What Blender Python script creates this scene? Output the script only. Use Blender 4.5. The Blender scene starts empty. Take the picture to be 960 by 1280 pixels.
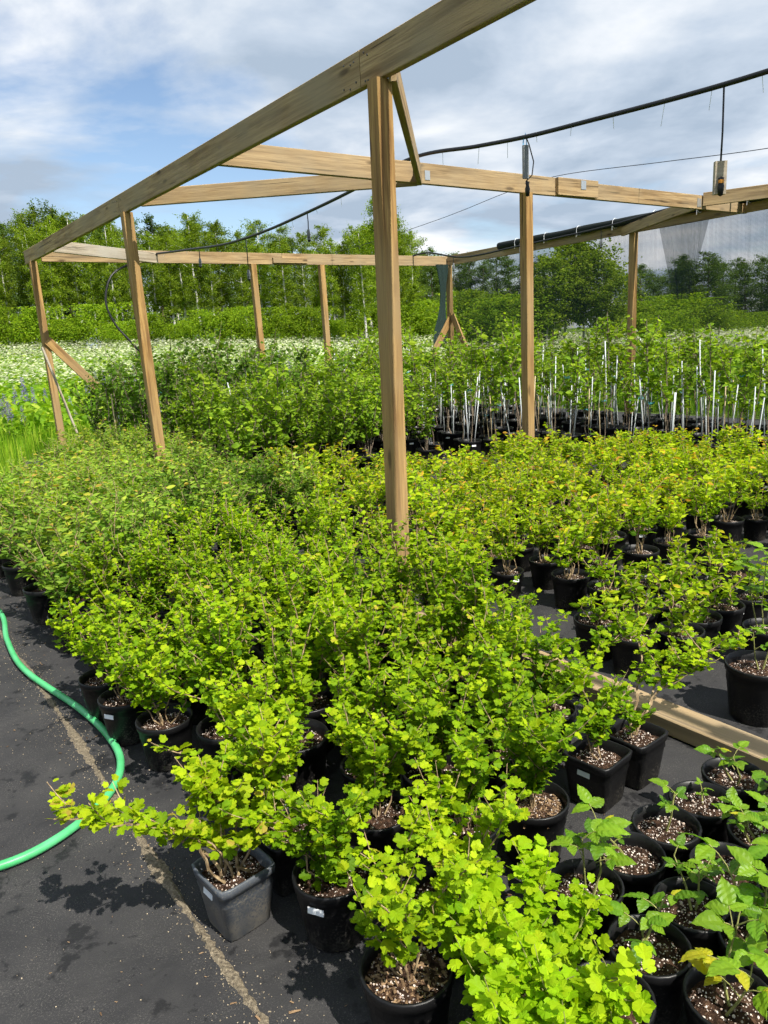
import bpy, math, random
import numpy as np
from mathutils import Matrix, Vector, Quaternion

sc = bpy.context.scene
COL = sc.collection
rnd = random.Random(7)
rng = np.random.default_rng(11)

# ------------------------------------------------------------------ camera
PITCH, ROLL, YAW = 0.2290, 0.0542, 0.6210
CAM_H = 1.65
cp, sp = math.cos(PITCH), math.sin(PITCH)
fwd = Vector((0, cp, -sp)); up0 = Vector((0, sp, cp)); rt0 = Vector((1, 0, 0))
rt = rt0 * math.cos(ROLL) - up0 * math.sin(ROLL)
up = rt0 * math.sin(ROLL) + up0 * math.cos(ROLL)
cam_d = bpy.data.cameras.new('camera'); cam = bpy.data.objects.new('camera', cam_d); COL.objects.link(cam)
M = Matrix.Identity(4)
for i in range(3):
    M[i][0] = rt[i]; M[i][1] = up[i]; M[i][2] = -fwd[i]
M[2][3] = CAM_H
cam.matrix_world = M
cam_d.sensor_fit = 'VERTICAL'; cam_d.sensor_height = 24.0; cam_d.lens = 940 / 1280 * 24.0
cam_d.clip_start = 0.05; cam_d.clip_end = 2000
sc.camera = cam

# ------------------------------------------------------------------ sky, sun, exposure
SUN_AZ = math.radians(142)      # clockwise from +Y (the view direction): behind the camera on the right
SUN_EL = math.radians(53)
w = bpy.data.worlds.new('World'); sc.world = w; w.use_nodes = True
nt = w.node_tree; nt.nodes.clear(); N = nt.nodes.new; L = nt.links.new
out = N('ShaderNodeOutputWorld'); bg = N('ShaderNodeBackground'); bg.inputs[1].default_value = 0.10
sky = N('ShaderNodeTexSky'); sky.sky_type = 'NISHITA'; sky.sun_disc = False
sky.sun_elevation = SUN_EL; sky.sun_rotation = SUN_AZ; sky.dust_density = 0.6; sky.ozone_density = 1.6
tc = N('ShaderNodeTexCoord'); sx = N('ShaderNodeSeparateXYZ'); L(tc.outputs['Generated'], sx.inputs[0])
def wm(op, a, b=None, c=None):
    n = N('ShaderNodeMath'); n.operation = op
    for i, v in enumerate((a, b, c)):
        if v is None: continue
        if isinstance(v, (int, float)): n.inputs[i].default_value = v
        else: L(v, n.inputs[i])
    return n.outputs[0]
zz = wm('MAXIMUM', sx.outputs[2], 0.0); zd = wm('ADD', zz, 0.16)
cx = wm('DIVIDE', sx.outputs[0], zd); cy = wm('DIVIDE', sx.outputs[1], zd)
cv = N('ShaderNodeCombineXYZ'); L(cx, cv.inputs[0]); L(cy, cv.inputs[1]); cv.inputs[2].default_value = 3.7
def wnoise(scale, detail, rough, off, dist=0.0):
    mp = N('ShaderNodeMapping'); L(cv.outputs[0], mp.inputs[0]); mp.inputs['Location'].default_value = off
    n = N('ShaderNodeTexNoise'); n.inputs['Scale'].default_value = scale; n.inputs['Detail'].default_value = detail
    n.inputs['Roughness'].default_value = rough; n.inputs['Distortion'].default_value = dist; L(mp.outputs[0], n.inputs[0]); return n.outputs[0]
def wramp(src, pts):
    r = N('ShaderNodeValToRGB'); L(src, r.inputs[0]); e = r.color_ramp.elements
    while len(e) < len(pts): e.new(0.5)
    for i, (p, c) in enumerate(pts): e[i].position = p; e[i].color = (*c, 1)
    return r.outputs[0]
n1 = wnoise(1.0, 8, 0.55, (2.1, 7.4, 0), 0.3)
n2 = wnoise(1.5, 8, 0.54, (11.3, 4.0, 2.0), 0.25)
mask = wramp(n1, [(0.36, (0, 0, 0)), (0.50, (1, 1, 1))])
shade = wramp(n2, [(0.37, (2.8, 3.45, 4.3)), (0.46, (3.8, 4.4, 5.2)), (0.55, (5.1, 5.5, 6.0)), (0.65, (6.6, 6.7, 6.9))])
mx = N('ShaderNodeMix'); mx.data_type = 'RGBA'; L(mask, mx.inputs[0]); L(sky.outputs[0], mx.inputs[6]); L(shade, mx.inputs[7])
L(mx.outputs[2], bg.inputs[0]); L(bg.outputs[0], out.inputs[0])

sd = bpy.data.lights.new('sun', 'SUN'); sd.energy = 5.0; sd.angle = math.radians(0.55); sd.color = (1.0, 0.95, 0.86)
so = bpy.data.objects.new('sun', sd); COL.objects.link(so)
sv = Vector((math.sin(SUN_AZ) * math.cos(SUN_EL), math.cos(SUN_AZ) * math.cos(SUN_EL), math.sin(SUN_EL)))
so.rotation_euler = sv.to_track_quat('Z', 'Y').to_euler(); so.location = (20, -16, 30)

vs = sc.view_settings
vs.view_transform = 'Standard'; vs.look = 'None'; vs.gamma = 1.0; vs.use_curve_mapping = False
vs.exposure = 0.68
sc.cycles.max_bounces = 6; sc.cycles.transparent_max_bounces = 16; sc.cycles.transmission_bounces = 4
sc.cycles.diffuse_bounces = 3; sc.cycles.use_light_tree = False; sc.cycles.caustics_reflective = False; sc.cycles.caustics_refractive = False; sc.cycles.glossy_bounces = 2
try: sc.cycles.use_denoising = True; sc.cycles.use_adaptive_sampling = True; sc.cycles.adaptive_threshold = 0.03
except Exception: pass

# ------------------------------------------------------------------ helpers
D1 = Vector((-math.sin(YAW), math.cos(YAW), 0)); D2 = Vector((math.cos(YAW), math.sin(YAW), 0))
def P(u, v, z=0.0): return D1 * u + D2 * v + Vector((0, 0, z))
d1n, d2n = np.array(D1), np.array(D2)
BED = 0.006                                  # top of the ground fabric

class MB:
    def __init__(s): s.V = []; s.Fl = []; s.Fs = []; s.T = []; s.n = 0
    def add(s, V, faces, tint=0.5):
        V = np.asarray(V, float).reshape(-1, 3); s.V.append(V)
        for f in faces: s.Fl.append(np.asarray(f, int) + s.n); s.Fs.append(np.array([len(f)]))
        s.T.append(np.full(len(V), tint) if np.isscalar(tint) else np.asarray(tint, float)); s.n += len(V)
    def add_many(s, Vk, faces, tints):       # Vk: (k, n, 3), one template's faces for all
        k, n, _ = Vk.shape
        sizes = np.array([len(f) for f in faces]); flat = np.concatenate([np.asarray(f) for f in faces])
        s.Fl.append((flat[None, :] + (np.arange(k) * n)[:, None] + s.n).ravel()); s.Fs.append(np.tile(sizes, k))
        s.V.append(Vk.reshape(-1, 3)); s.T.append(np.repeat(tints, n) if np.ndim(tints) == 1 else np.asarray(tints).ravel()); s.n += k * n
    def mesh(s, name, mat, smooth=False):
        me = bpy.data.meshes.new(name)
        V = np.concatenate(s.V); Fl = np.concatenate(s.Fl); Fs = np.concatenate(s.Fs); T = np.concatenate(s.T)
        me.vertices.add(len(V)); me.vertices.foreach_set('co', V.astype(np.float32).ravel())
        me.loops.add(len(Fl)); me.loops.foreach_set('vertex_index', Fl.astype(np.int32))
        me.polygons.add(len(Fs)); st = np.concatenate([[0], np.cumsum(Fs)[:-1]])
        me.polygons.foreach_set('loop_start', st.astype(np.int32))
        me.polygons.foreach_set('use_smooth', np.full(len(Fs), smooth))
        at = me.attributes.new('tint', 'FLOAT', 'POINT'); at.data.foreach_set('value', T.astype(np.float32))
        me.update(calc_edges=True); me.validate()
        if mat: me.materials.append(mat)
        return me

def ob(name, mesh, parent=None, loc=None, **props):
    o = bpy.data.objects.new(name, mesh); COL.objects.link(o)
    if parent: o.parent = parent
    if loc is not None: o.location = loc
    for k, v in props.items(): o[k] = v
    return o
def empty(name, loc, rz=0.0, sc_=1.0, label=None, category=None, group=None):
    o = bpy.data.objects.new(name, None); COL.objects.link(o); o.location = loc; o.rotation_euler = (0, 0, rz)
    o.scale = (sc_, sc_, sc_); o.empty_display_size = 0.1
    tag(o, label, category, group); return o
def tag(o, label=None, category=None, group=None, kind=None):
    if label: o['label'] = label
    if category: o['category'] = category
    if group: o['group'] = group
    if kind: o['kind'] = kind
    return o

def norm(a): return a / np.maximum(np.linalg.norm(a, axis=-1, keepdims=True), 1e-9)
def frames(pos, ydir, nrm, size):
    y = norm(ydir); x = norm(np.cross(y, nrm)); z = np.cross(x, y)
    return np.stack([x, y, z], axis=2) * np.asarray(size)[:, None, None]     # columns x,y,z
def vein(V):                                 # leaf centre and midrib a little lighter than the margin
    ax = np.abs(V[:, 0]); return 0.07 - 0.15 * ax / max(ax.max(), 1e-6)
def scatter(mb, tmpl, pos, ydir, nrm, size, tint):
    V, F = tmpl; R = frames(pos, ydir, nrm, size)
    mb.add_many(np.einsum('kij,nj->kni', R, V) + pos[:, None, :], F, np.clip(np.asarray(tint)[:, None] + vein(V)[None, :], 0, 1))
def tube(mb, pts, rad, sides=5, tint=0.5, cap=True):
    pts = np.asarray(pts, float); n = len(pts); rad = np.full(n, rad) if np.isscalar(rad) else np.asarray(rad)
    tg = norm(np.gradient(pts, axis=0)); ref = np.array([0.31, 0.17, 0.93]) if abs(tg[:, 2]).mean() < 0.8 else np.array([0.95, 0.2, 0.1])
    x = norm(np.cross(tg, ref)); y = np.cross(tg, x)
    a = np.arange(sides) / sides * 2 * math.pi
    V = pts[:, None, :] + rad[:, None, None] * (np.cos(a)[None, :, None] * x[:, None, :] + np.sin(a)[None, :, None] * y[:, None, :])
    F = [(i * sides + j, i * sides + (j + 1) % sides, (i + 1) * sides + (j + 1) % sides, (i + 1) * sides + j) for i in range(n - 1) for j in range(sides)]
    if cap: F += [tuple(range(sides))[::-1], tuple((n - 1) * sides + j for j in range(sides))]
    mb.add(V.reshape(-1, 3), F, tint)
def lathe(mb, prof, seg=24, tint=0.5, sq=0.0):
    V = []; F = []; n = len(prof)
    for i in range(seg):
        a = 2 * math.pi * i / seg
        c, s_ = math.cos(a), math.sin(a)
        k = 1.0
        if sq: k = 1.0 / ((abs(c) ** sq + abs(s_) ** sq) ** (1 / sq))
        for r, z in prof: V.append((r * c * k, r * s_ * k, z))
    for i in range(seg):
        j = (i + 1) % seg
        for q in range(n - 1): F.append((i * n + q, j * n + q, j * n + q + 1, i * n + q + 1))
    mb.add(V, F, tint)
def box(mb, x0, x1, y0, y1, z0, z1, bev=0.0, tint=0.5):
    if bev <= 0:
        V = [(x, y, z) for x in (x0, x1) for y in (y0, y1) for z in (z0, z1)]
        mb.add(V, [(0, 1, 3, 2), (4, 6, 7, 5), (0, 4, 5, 1), (2, 3, 7, 6), (0, 2, 6, 4), (1, 5, 7, 3)], tint); return
    b = bev                                              # a board along x with chamfered long edges
    prof = [(y0 + b, z0), (y1 - b, z0), (y1, z0 + b), (y1, z1 - b), (y1 - b, z1), (y0 + b, z1), (y0, z1 - b), (y0, z0 + b)]
    V = [(x, y, z) for x in (x0, x1) for y, z in prof]
    F = [(i, (i + 1) % 8, 8 + (i + 1) % 8, 8 + i) for i in range(8)] + [tuple(range(8))[::-1], tuple(range(8, 16))]
    mb.add(V, F, tint)

# ------------------------------------------------------------------ materials
class NT:
    def __init__(s, name):
        s.m = bpy.data.materials.new(name); s.m.use_nodes = True; s.t = s.m.node_tree; s.t.nodes.clear()
        s.out = s.n('ShaderNodeOutputMaterial')
    def n(s, t): return s.t.nodes.new(t)
    def l(s, a, b): s.t.links.new(a, b)
    def noise(s, vec, scale, detail=4, rough=0.55, dist=0.0):
        n = s.n('ShaderNodeTexNoise'); n.inputs['Scale'].default_value = scale; n.inputs['Detail'].default_value = detail
        n.inputs['Roughness'].default_value = rough; n.inputs['Distortion'].default_value = dist
        if vec is not None: s.l(vec, n.inputs[0])
        return n.outputs[0]
    def ramp(s, src, pts, interp='LINEAR'):
        r = s.n('ShaderNodeValToRGB'); s.l(src, r.inputs[0]); r.color_ramp.interpolation = interp; e = r.color_ramp.elements
        while len(e) < len(pts): e.new(0.5)
        for i, (p, c) in enumerate(pts): e[i].position = p; e[i].color = (*c, 1) if not isinstance(c, (int, float)) else (c, c, c, 1)
        return r.outputs[0]
    def mix(s, f, a, b, bt='MIX'):
        m = s.n('ShaderNodeMix'); m.data_type = 'RGBA'; m.blend_type = bt
        for i, v in ((0, f), (6, a), (7, b)):
            if isinstance(v, (int, float)): m.inputs[i].default_value = v
            elif isinstance(v, tuple): m.inputs[i].default_value = (*v, 1)
            else: s.l(v, m.inputs[i])
        return m.outputs[2]
    def coord(s, kind='Object', scale=None, loc=None):
        t = s.n('ShaderNodeTexCoord'); o = t.outputs[kind]
        if scale or loc is not None:
            mp = s.n('ShaderNodeMapping'); s.l(o, mp.inputs[0])
            if scale: mp.inputs['Scale'].default_value = scale
            if loc is not None:
                if isinstance(loc, tuple): mp.inputs['Location'].default_value = loc
                else: s.l(loc, mp.inputs['Location'])
            o = mp.outputs[0]
        return o
    def bsdf(s, color, rough=0.6, spec=0.4, bump=None, bstr=0.3, bdist=0.01, metal=0.0):
        b = s.n('ShaderNodeBsdfPrincipled')
        if isinstance(color, tuple): b.inputs['Base Color'].default_value = (*color, 1)
        else: s.l(color, b.inputs['Base Color'])
        if isinstance(rough, (int, float)): b.inputs['Roughness'].default_value = rough
        else: s.l(rough, b.inputs['Roughness'])
        b.inputs['Specular IOR Level'].default_value = spec; b.inputs['Metallic'].default_value = metal
        if bump is not None:
            bp = s.n('ShaderNodeBump'); bp.inputs['Strength'].default_value = bstr; bp.inputs['Distance'].default_value = bdist
            s.l(bump, bp.inputs['Height']); s.l(bp.outputs[0], b.inputs['Normal'])
        return b.outputs[0]
    def fin(s, sh): s.l(sh, s.out.inputs[0]); return s.m

def leaf_mat(name, pts, tr, trf=0.36, rough=0.55, spec=0.10, vary=0.18):
    k = NT(name); a = k.n('ShaderNodeAttribute'); a.attribute_name = 'tint'
    c = k.ramp(a.outputs['Fac'], pts)
    oi = k.n('ShaderNodeObjectInfo'); mr = k.n('ShaderNodeMapRange'); k.l(oi.outputs['Random'], mr.inputs[0])
    mr.inputs[3].default_value = 1 - vary; mr.inputs[4].default_value = 1 + vary
    h = k.n('ShaderNodeHueSaturation'); k.l(c, h.inputs['Color']); k.l(mr.outputs[0], h.inputs['Value'])
    b = k.bsdf(h.outputs[0], rough, spec)
    t = k.n('ShaderNodeBsdfTranslucent'); tm = k.mix(1.0, h.outputs[0], tr, 'MULTIPLY'); k.l(tm, t.inputs[0])
    m = k.n('ShaderNodeMixShader'); m.inputs[0].default_value = trf; k.l(b, m.inputs[1]); k.l(t.outputs[0], m.inputs[2])
    return k.fin(m.outputs[0])
TR = (1.8, 1.8, 0.6)
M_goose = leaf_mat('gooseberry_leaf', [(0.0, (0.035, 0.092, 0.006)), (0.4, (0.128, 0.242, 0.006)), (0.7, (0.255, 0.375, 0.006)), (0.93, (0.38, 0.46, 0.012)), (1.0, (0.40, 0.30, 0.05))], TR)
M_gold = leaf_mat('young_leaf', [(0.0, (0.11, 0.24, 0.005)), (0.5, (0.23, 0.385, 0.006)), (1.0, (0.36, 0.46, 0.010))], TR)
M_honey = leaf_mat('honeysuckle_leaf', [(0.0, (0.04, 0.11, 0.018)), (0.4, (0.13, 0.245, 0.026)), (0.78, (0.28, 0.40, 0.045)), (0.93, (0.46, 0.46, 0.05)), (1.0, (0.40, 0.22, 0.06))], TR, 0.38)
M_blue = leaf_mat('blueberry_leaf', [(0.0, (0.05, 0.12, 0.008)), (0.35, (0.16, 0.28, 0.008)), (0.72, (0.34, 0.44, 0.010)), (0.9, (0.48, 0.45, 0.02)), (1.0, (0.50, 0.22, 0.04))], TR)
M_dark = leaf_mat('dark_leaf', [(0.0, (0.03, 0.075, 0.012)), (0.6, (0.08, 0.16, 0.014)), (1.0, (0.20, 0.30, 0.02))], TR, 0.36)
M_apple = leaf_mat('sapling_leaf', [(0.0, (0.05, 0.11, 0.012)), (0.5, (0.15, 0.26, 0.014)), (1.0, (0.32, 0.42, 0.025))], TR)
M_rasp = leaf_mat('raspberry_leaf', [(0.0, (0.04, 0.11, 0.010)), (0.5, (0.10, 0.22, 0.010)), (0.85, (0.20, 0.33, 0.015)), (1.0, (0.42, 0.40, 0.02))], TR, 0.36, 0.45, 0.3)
M_birch = leaf_mat('birch_leaf', [(0.0, (0.06, 0.11, 0.010)), (0.5, (0.17, 0.25, 0.016)), (1.0, (0.31, 0.38, 0.03))], TR, 0.4, 0.6, 0.1, 0.25)
M_wood_leaf = leaf_mat('forest_leaf', [(0.0, (0.035, 0.075, 0.016)), (1.0, (0.14, 0.21, 0.03))], TR, 0.35, 0.6, 0.1, 0.25)
M_willow = leaf_mat('willow_leaf', [(0.0, (0.07, 0.13, 0.010)), (0.5, (0.17, 0.27, 0.012)), (1.0, (0.31, 0.39, 0.02))], TR, 0.42, 0.6, 0.1, 0.2)
M_grass = leaf_mat('grass_blade', [(0.0, (0.08, 0.18, 0.010)), (0.6, (0.20, 0.36, 0.015)), (1.0, (0.36, 0.44, 0.05))], TR, 0.4, 0.6, 0.15, 0.1)
M_umbel = leaf_mat('umbel_floret', [(0.0, (0.42, 0.50, 0.22)), (0.5, (0.62, 0.66, 0.40)), (1.0, (0.74, 0.75, 0.58))], (1, 1, 0.9), 0.3, 0.8, 0.1, 0.05)
M_lupin = leaf_mat('lupin_floret', [(0.0, (0.16, 0.14, 0.34)), (0.6, (0.30, 0.27, 0.52)), (1.0, (0.55, 0.48, 0.68))], (1.2, 1.1, 1.2), 0.3, 0.7, 0.1, 0.2)

def plain(name, color, rough=0.5, spec=0.4, **kw):
    k = NT(name); return k.fin(k.bsdf(color, rough, spec, **kw))
def m_bark(name, c0, c1):
    k = NT(name); n = k.noise(k.coord('Object'), 60, 4); return k.fin(k.bsdf(k.ramp(n, [(0.35, c0), (0.65, c1)]), 0.8, 0.2))
M_twig = m_bark('twig_bark', (0.15, 0.10, 0.055), (0.38, 0.28, 0.16))
M_green_twig = m_bark('green_shoot', (0.16, 0.17, 0.05), (0.26, 0.25, 0.09))
M_trunk = m_bark('sapling_bark', (0.10, 0.075, 0.05), (0.24, 0.19, 0.14))
k = NT('birch_bark'); nn = k.noise(k.coord('Object', (1, 1, 3.0)), 2.2, 5, 0.6)
M_birchbark = k.fin(k.bsdf(k.ramp(nn, [(0.33, (0.08, 0.07, 0.06)), (0.42, (0.48, 0.46, 0.43)), (0.7, (0.70, 0.68, 0.64))]), 0.8, 0.2))
M_stake = plain('stake_white', (0.50, 0.53, 0.54), 0.6)
M_stake2 = plain('stake_bamboo', (0.42, 0.33, 0.19), 0.6)
M_tie = plain('tie_teal', (0.06, 0.32, 0.34), 0.6)
M_label = plain('label_plastic', (0.72, 0.74, 0.76), 0.5)

def m_pot(name, base, dust, d0):
    k = NT(name); co = k.coord('Object'); oi = k.n('ShaderNodeObjectInfo')
    n = k.noise(co, 150, 3, 0.7); n2 = k.noise(co, 14, 4, 0.6)
    sep = k.n('ShaderNodeSeparateXYZ'); k.l(co, sep.inputs[0])
    mr = k.n('ShaderNodeMapRange'); k.l(sep.outputs[2], mr.inputs[0]); mr.inputs[1].default_value = 0.0; mr.inputs[2].default_value = 0.16
    mr.inputs[3].default_value = 0.22; mr.inputs[4].default_value = -0.03
    a = k.n('ShaderNodeMath'); a.operation = 'ADD'; k.l(n, a.inputs[0]); k.l(mr.outputs[0], a.inputs[1])
    f = k.ramp(a.outputs[0], [(d0, 0.0), (d0 + 0.12, 1.0)])
    ml = k.n('ShaderNodeMath'); ml.operation = 'MULTIPLY'; k.l(f, ml.inputs[0]); k.l(k.ramp(n2, [(0.35, 0.05), (0.7, 0.75)]), ml.inputs[1])
    c = k.mix(ml.outputs[0], base, dust)
    r = k.ramp(n2, [(0.3, 0.34), (0.7, 0.52)])
    return k.fin(k.bsdf(c, r, 0.28))
M_pot = m_pot('pot_black', (0.0065, 0.0065, 0.007), (0.16, 0.145, 0.12), 0.62)
M_potgrey = m_pot('pot_grey', (0.075, 0.085, 0.10), (0.26, 0.23, 0.18), 0.50)
k = NT('potting_soil'); co = k.coord('Object')
sn = k.noise(co, 55, 6, 0.7)
vo = k.n('ShaderNodeTexVoronoi'); vo.inputs['Scale'].default_value = 90; k.l(co, vo.inputs[0])
c = k.ramp(sn, [(0.3, (0.012, 0.008, 0.006)), (0.5, (0.05, 0.028, 0.018)), (0.68, (0.14, 0.08, 0.05)), (0.8, (0.30, 0.20, 0.13))])
vc = k.n('ShaderNodeSeparateColor'); k.l(vo.outputs['Color'], vc.inputs[0])
f2 = k.n('ShaderNodeMath'); f2.operation = 'MULTIPLY'; k.l(k.ramp(vo.outputs['Distance'], [(0.22, 1.0), (0.30, 0.0)]), f2.inputs[0]); k.l(k.ramp(vc.outputs[0], [(0.80, 0.0), (0.82, 1.0)]), f2.inputs[1])
c = k.mix(f2.outputs[0], c, (0.55, 0.46, 0.40))
M_soil = k.fin(k.bsdf(c, 0.95, 0.1, bump=sn, bstr=1.0, bdist=0.02))
M_perlite = leaf_mat('perlite', [(0.0, (0.34, 0.24, 0.19)), (1.0, (0.78, 0.71, 0.64))], (1, 1, 1), 0.05, 0.9, 0.1, 0.02)
M_chip = leaf_mat('bark_chip', [(0.0, (0.07, 0.04, 0.022)), (1.0, (0.33, 0.22, 0.125))], (1, 1, 1), 0.02, 0.9, 0.1, 0.02)

def m_wood(name, dark, mid, lite, grey):
    k = NT(name); oi = k.n('ShaderNodeObjectInfo')
    ad = k.n('ShaderNodeVectorMath'); ad.operation = 'SCALE'; ad.inputs[0].default_value = (17.0, 9.0, 5.0); k.l(oi.outputs['Random'], ad.inputs['Scale'])
    co = k.coord('Object', (1, 1, 1), ad.outputs[0])
    mp = k.n('ShaderNodeMapping'); k.l(co, mp.inputs[0]); mp.inputs['Scale'].default_value = (0.55, 9, 9)
    big = k.noise(mp.outputs[0], 2.2, 3, 0.5, 0.6)
    mp2 = k.n('ShaderNodeMapping'); k.l(co, mp2.inputs[0]); mp2.inputs['Scale'].default_value = (1.6, 60, 60)
    fine = k.noise(mp2.outputs[0], 2.0, 5, 0.65, 0.3)
    wv = k.n('ShaderNodeTexWave'); wv.wave_type = 'BANDS'; wv.bands_direction = 'Y'; wv.inputs['Scale'].default_value = 4.0
    wv.inputs['Distortion'].default_value = 7.0; wv.inputs['Detail'].default_value = 3; wv.inputs['Detail Scale'].default_value = 0.6; k.l(mp.outputs[0], wv.inputs[0])
    c = k.ramp(big, [(0.3, dark), (0.5, mid), (0.7, lite)])
    c = k.mix(0.35, c, k.ramp(wv.outputs[0], [(0.1, dark), (0.6, lite)]))
    c = k.mix(k.ramp(fine, [(0.38, 0.55), (0.55, 0.0)]), c, dark)
    mp3 = k.n('ShaderNodeMapping'); k.l(co, mp3.inputs[0]); mp3.inputs['Scale'].default_value = (2.2, 7.5, 7.5)
    vo = k.n('ShaderNodeTexVoronoi'); vo.inputs['Scale'].default_value = 0.9; k.l(mp3.outputs[0], vo.inputs[0])
    c = k.mix(k.ramp(vo.outputs['Distance'], [(0.07, 0.85), (0.15, 0.0)]), c, (dark[0] * 0.4, dark[1] * 0.35, dark[2] * 0.3))
    mp4 = k.n('ShaderNodeMapping'); k.l(co, mp4.inputs[0]); mp4.inputs['Scale'].default_value = (0.9, 26, 26)
    ck = k.noise(mp4.outputs[0], 1.0, 3, 0.55, 0.2)
    c = k.mix(k.ramp(ck, [(0.655, 0.0), (0.68, 0.85)]), c, (dark[0] * 0.3, dark[1] * 0.28, dark[2] * 0.25))
    wz = k.noise(co, 1.1, 3, 0.6)
    c = k.mix(k.ramp(wz, [(0.4, 0.0), (0.65, 0.75)]), c, grey)
    return k.fin(k.bsdf(c, 0.78, 0.2, bump=fine, bstr=0.35, bdist=0.004))
M_post = m_wood('post_timber', (0.14, 0.072, 0.026), (0.35, 0.205, 0.068), (0.49, 0.31, 0.115), (0.31, 0.22, 0.11))
M_beam = m_wood('beam_timber', (0.15, 0.095, 0.045), (0.36, 0.24, 0.115), (0.47, 0.335, 0.175), (0.30, 0.24, 0.155))
M_grey = m_wood('weathered_board', (0.20, 0.16, 0.11), (0.40, 0.33, 0.24), (0.52, 0.45, 0.34), (0.40, 0.37, 0.31))
M_nail = plain('nail_steel', (0.05, 0.045, 0.04), 0.5, 0.5)
M_zinc = plain('zinc_plate', (0.55, 0.57, 0.58), 0.4, 0.5, metal=0.8)
M_pipe = plain('pipe_black', (0.010, 0.010, 0.011), 0.45, 0.4)
M_roll = plain('net_roll_black', (0.012, 0.016, 0.015), 0.8, 0.2)
M_blue_tie = plain('cord_blue', (0.08, 0.42, 0.72), 0.6)
M_orange = plain('nozzle_orange', (0.75, 0.30, 0.04), 0.5)
M_sprink = plain('sprinkler_grey', (0.16, 0.17, 0.18), 0.5)
k = NT('hose_green'); hn = k.noise(k.coord('Object'), 9, 3)
M_hose = k.fin(k.bsdf(k.ramp(hn, [(0.3, (0.045, 0.36, 0.11)), (0.7, (0.10, 0.48, 0.20))]), 0.42, 0.45))

k = NT('shade_netting'); co = k.coord('Object')
mpv = k.n('ShaderNodeMapping'); k.l(co, mpv.inputs[0]); mpv.inputs['Scale'].default_value = (22, 1, 0.6)
st = k.noise(mpv.outputs[0], 1.0, 4, 0.7); bigv = k.noise(co, 0.8, 3)
wx = k.n('ShaderNodeTexWave'); wx.wave_type = 'BANDS'; wx.bands_direction = 'X'; wx.inputs['Scale'].default_value = 20; wx.inputs['Distortion'].default_value = 0.6; k.l(co, wx.inputs[0])
wz = k.n('ShaderNodeTexWave'); wz.wave_type = 'BANDS'; wz.bands_direction = 'Z'; wz.inputs['Scale'].default_value = 20; wz.inputs['Distortion'].default_value = 0.6; k.l(co, wz.inputs[0])
mxw = k.n('ShaderNodeMath'); mxw.operation = 'MAXIMUM'; k.l(wx.outputs[0], mxw.inputs[0]); k.l(wz.outputs[0], mxw.inputs[1])
th = k.ramp(mxw.outputs[0], [(0.55, 0.32), (0.95, 0.62)])
a2 = k.n('ShaderNodeMath'); a2.operation = 'MULTIPLY'; k.l(k.ramp(st, [(0.3, 0.9), (0.7, 1.15)]), a2.inputs[0]); k.l(th, a2.inputs[1])
tr = k.n('ShaderNodeBsdfTransparent'); df = k.n('ShaderNodeBsdfDiffuse'); df.inputs[0].default_value = (0.034, 0.050, 0.044, 1)
ms = k.n('ShaderNodeMixShader'); k.l(a2.outputs[0], ms.inputs[0]); k.l(tr.outputs[0], ms.inputs[1]); k.l(df.outputs[0], ms.inputs[2])
M_net = k.fin(ms.outputs[0])
k = NT('gathered_netting'); st = k.noise(k.coord('Object', (30, 30, 2)), 1.0, 4, 0.7)
tr = k.n('ShaderNodeBsdfTransparent'); df = k.n('ShaderNodeBsdfDiffuse'); df.inputs[0].default_value = (0.03, 0.05, 0.045, 1)
ms = k.n('ShaderNodeMixShader'); k.l(k.ramp(st, [(0.3, 0.55), (0.7, 0.95)]), ms.inputs[0]); k.l(tr.outputs[0], ms.inputs[1]); k.l(df.outputs[0], ms.inputs[2])
M_netd = k.fin(ms.outputs[0])

# fabric, ground
k = NT('woven_ground_fabric'); co = k.coord('Object')
sp1 = k.noise(co, 190, 3, 0.8); sp2 = k.noise(co, 3.1, 5, 0.6); wet = k.noise(co, 4.6, 5, 0.68, 0.25); wet2 = k.noise(co, 15, 4, 0.62); wr = k.noise(co, 2.6, 3, 0.5, 1.0)
c = k.ramp(sp2, [(0.3, (0.024, 0.024, 0.026)), (0.7, (0.043, 0.042, 0.042))])
dm = k.n('ShaderNodeMath'); dm.operation = 'MULTIPLY'; k.l(k.ramp(sp1, [(0.53, 0.0), (0.70, 0.7)]), dm.inputs[0]); k.l(k.ramp(k.noise(co, 5.5, 5, 0.65, 0.8), [(0.38, 0.08), (0.66, 1.0)]), dm.inputs[1])
c = k.mix(dm.outputs[0], c, (0.17, 0.16, 0.145))
wm_ = k.n('ShaderNodeMath'); wm_.operation = 'MAXIMUM'; k.l(k.ramp(wet, [(0.585, 0.0), (0.635, 0.9)]), wm_.inputs[0]); k.l(k.ramp(wet2, [(0.63, 0.0), (0.67, 0.8)]), wm_.inputs[1])
c = k.mix(wm_.outputs[0], c, (0.014, 0.014, 0.015))
rf = k.ramp(wm_.outputs[0], [(0, 0.8), (1, 0.6)])
ww = k.n('ShaderNodeTexWave'); ww.inputs['Scale'].default_value = 90; ww.inputs['Distortion'].default_value = 1.0; k.l(co, ww.inputs[0])
hh = k.n('ShaderNodeMath'); hh.operation = 'MULTIPLY_ADD'; k.l(sp1, hh.inputs[0]); hh.inputs[1].default_value = 0.06; k.l(wr, hh.inputs[2])
M_fabric = k.fin(k.bsdf(c, rf, 0.18, bump=hh.outputs[0], bstr=0.9, bdist=0.03))
k = NT('meadow_soil'); co = k.coord('Object'); gn = k.noise(co, 0.35, 6, 0.65); g2 = k.noise(co, 9, 4, 0.6)
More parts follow.
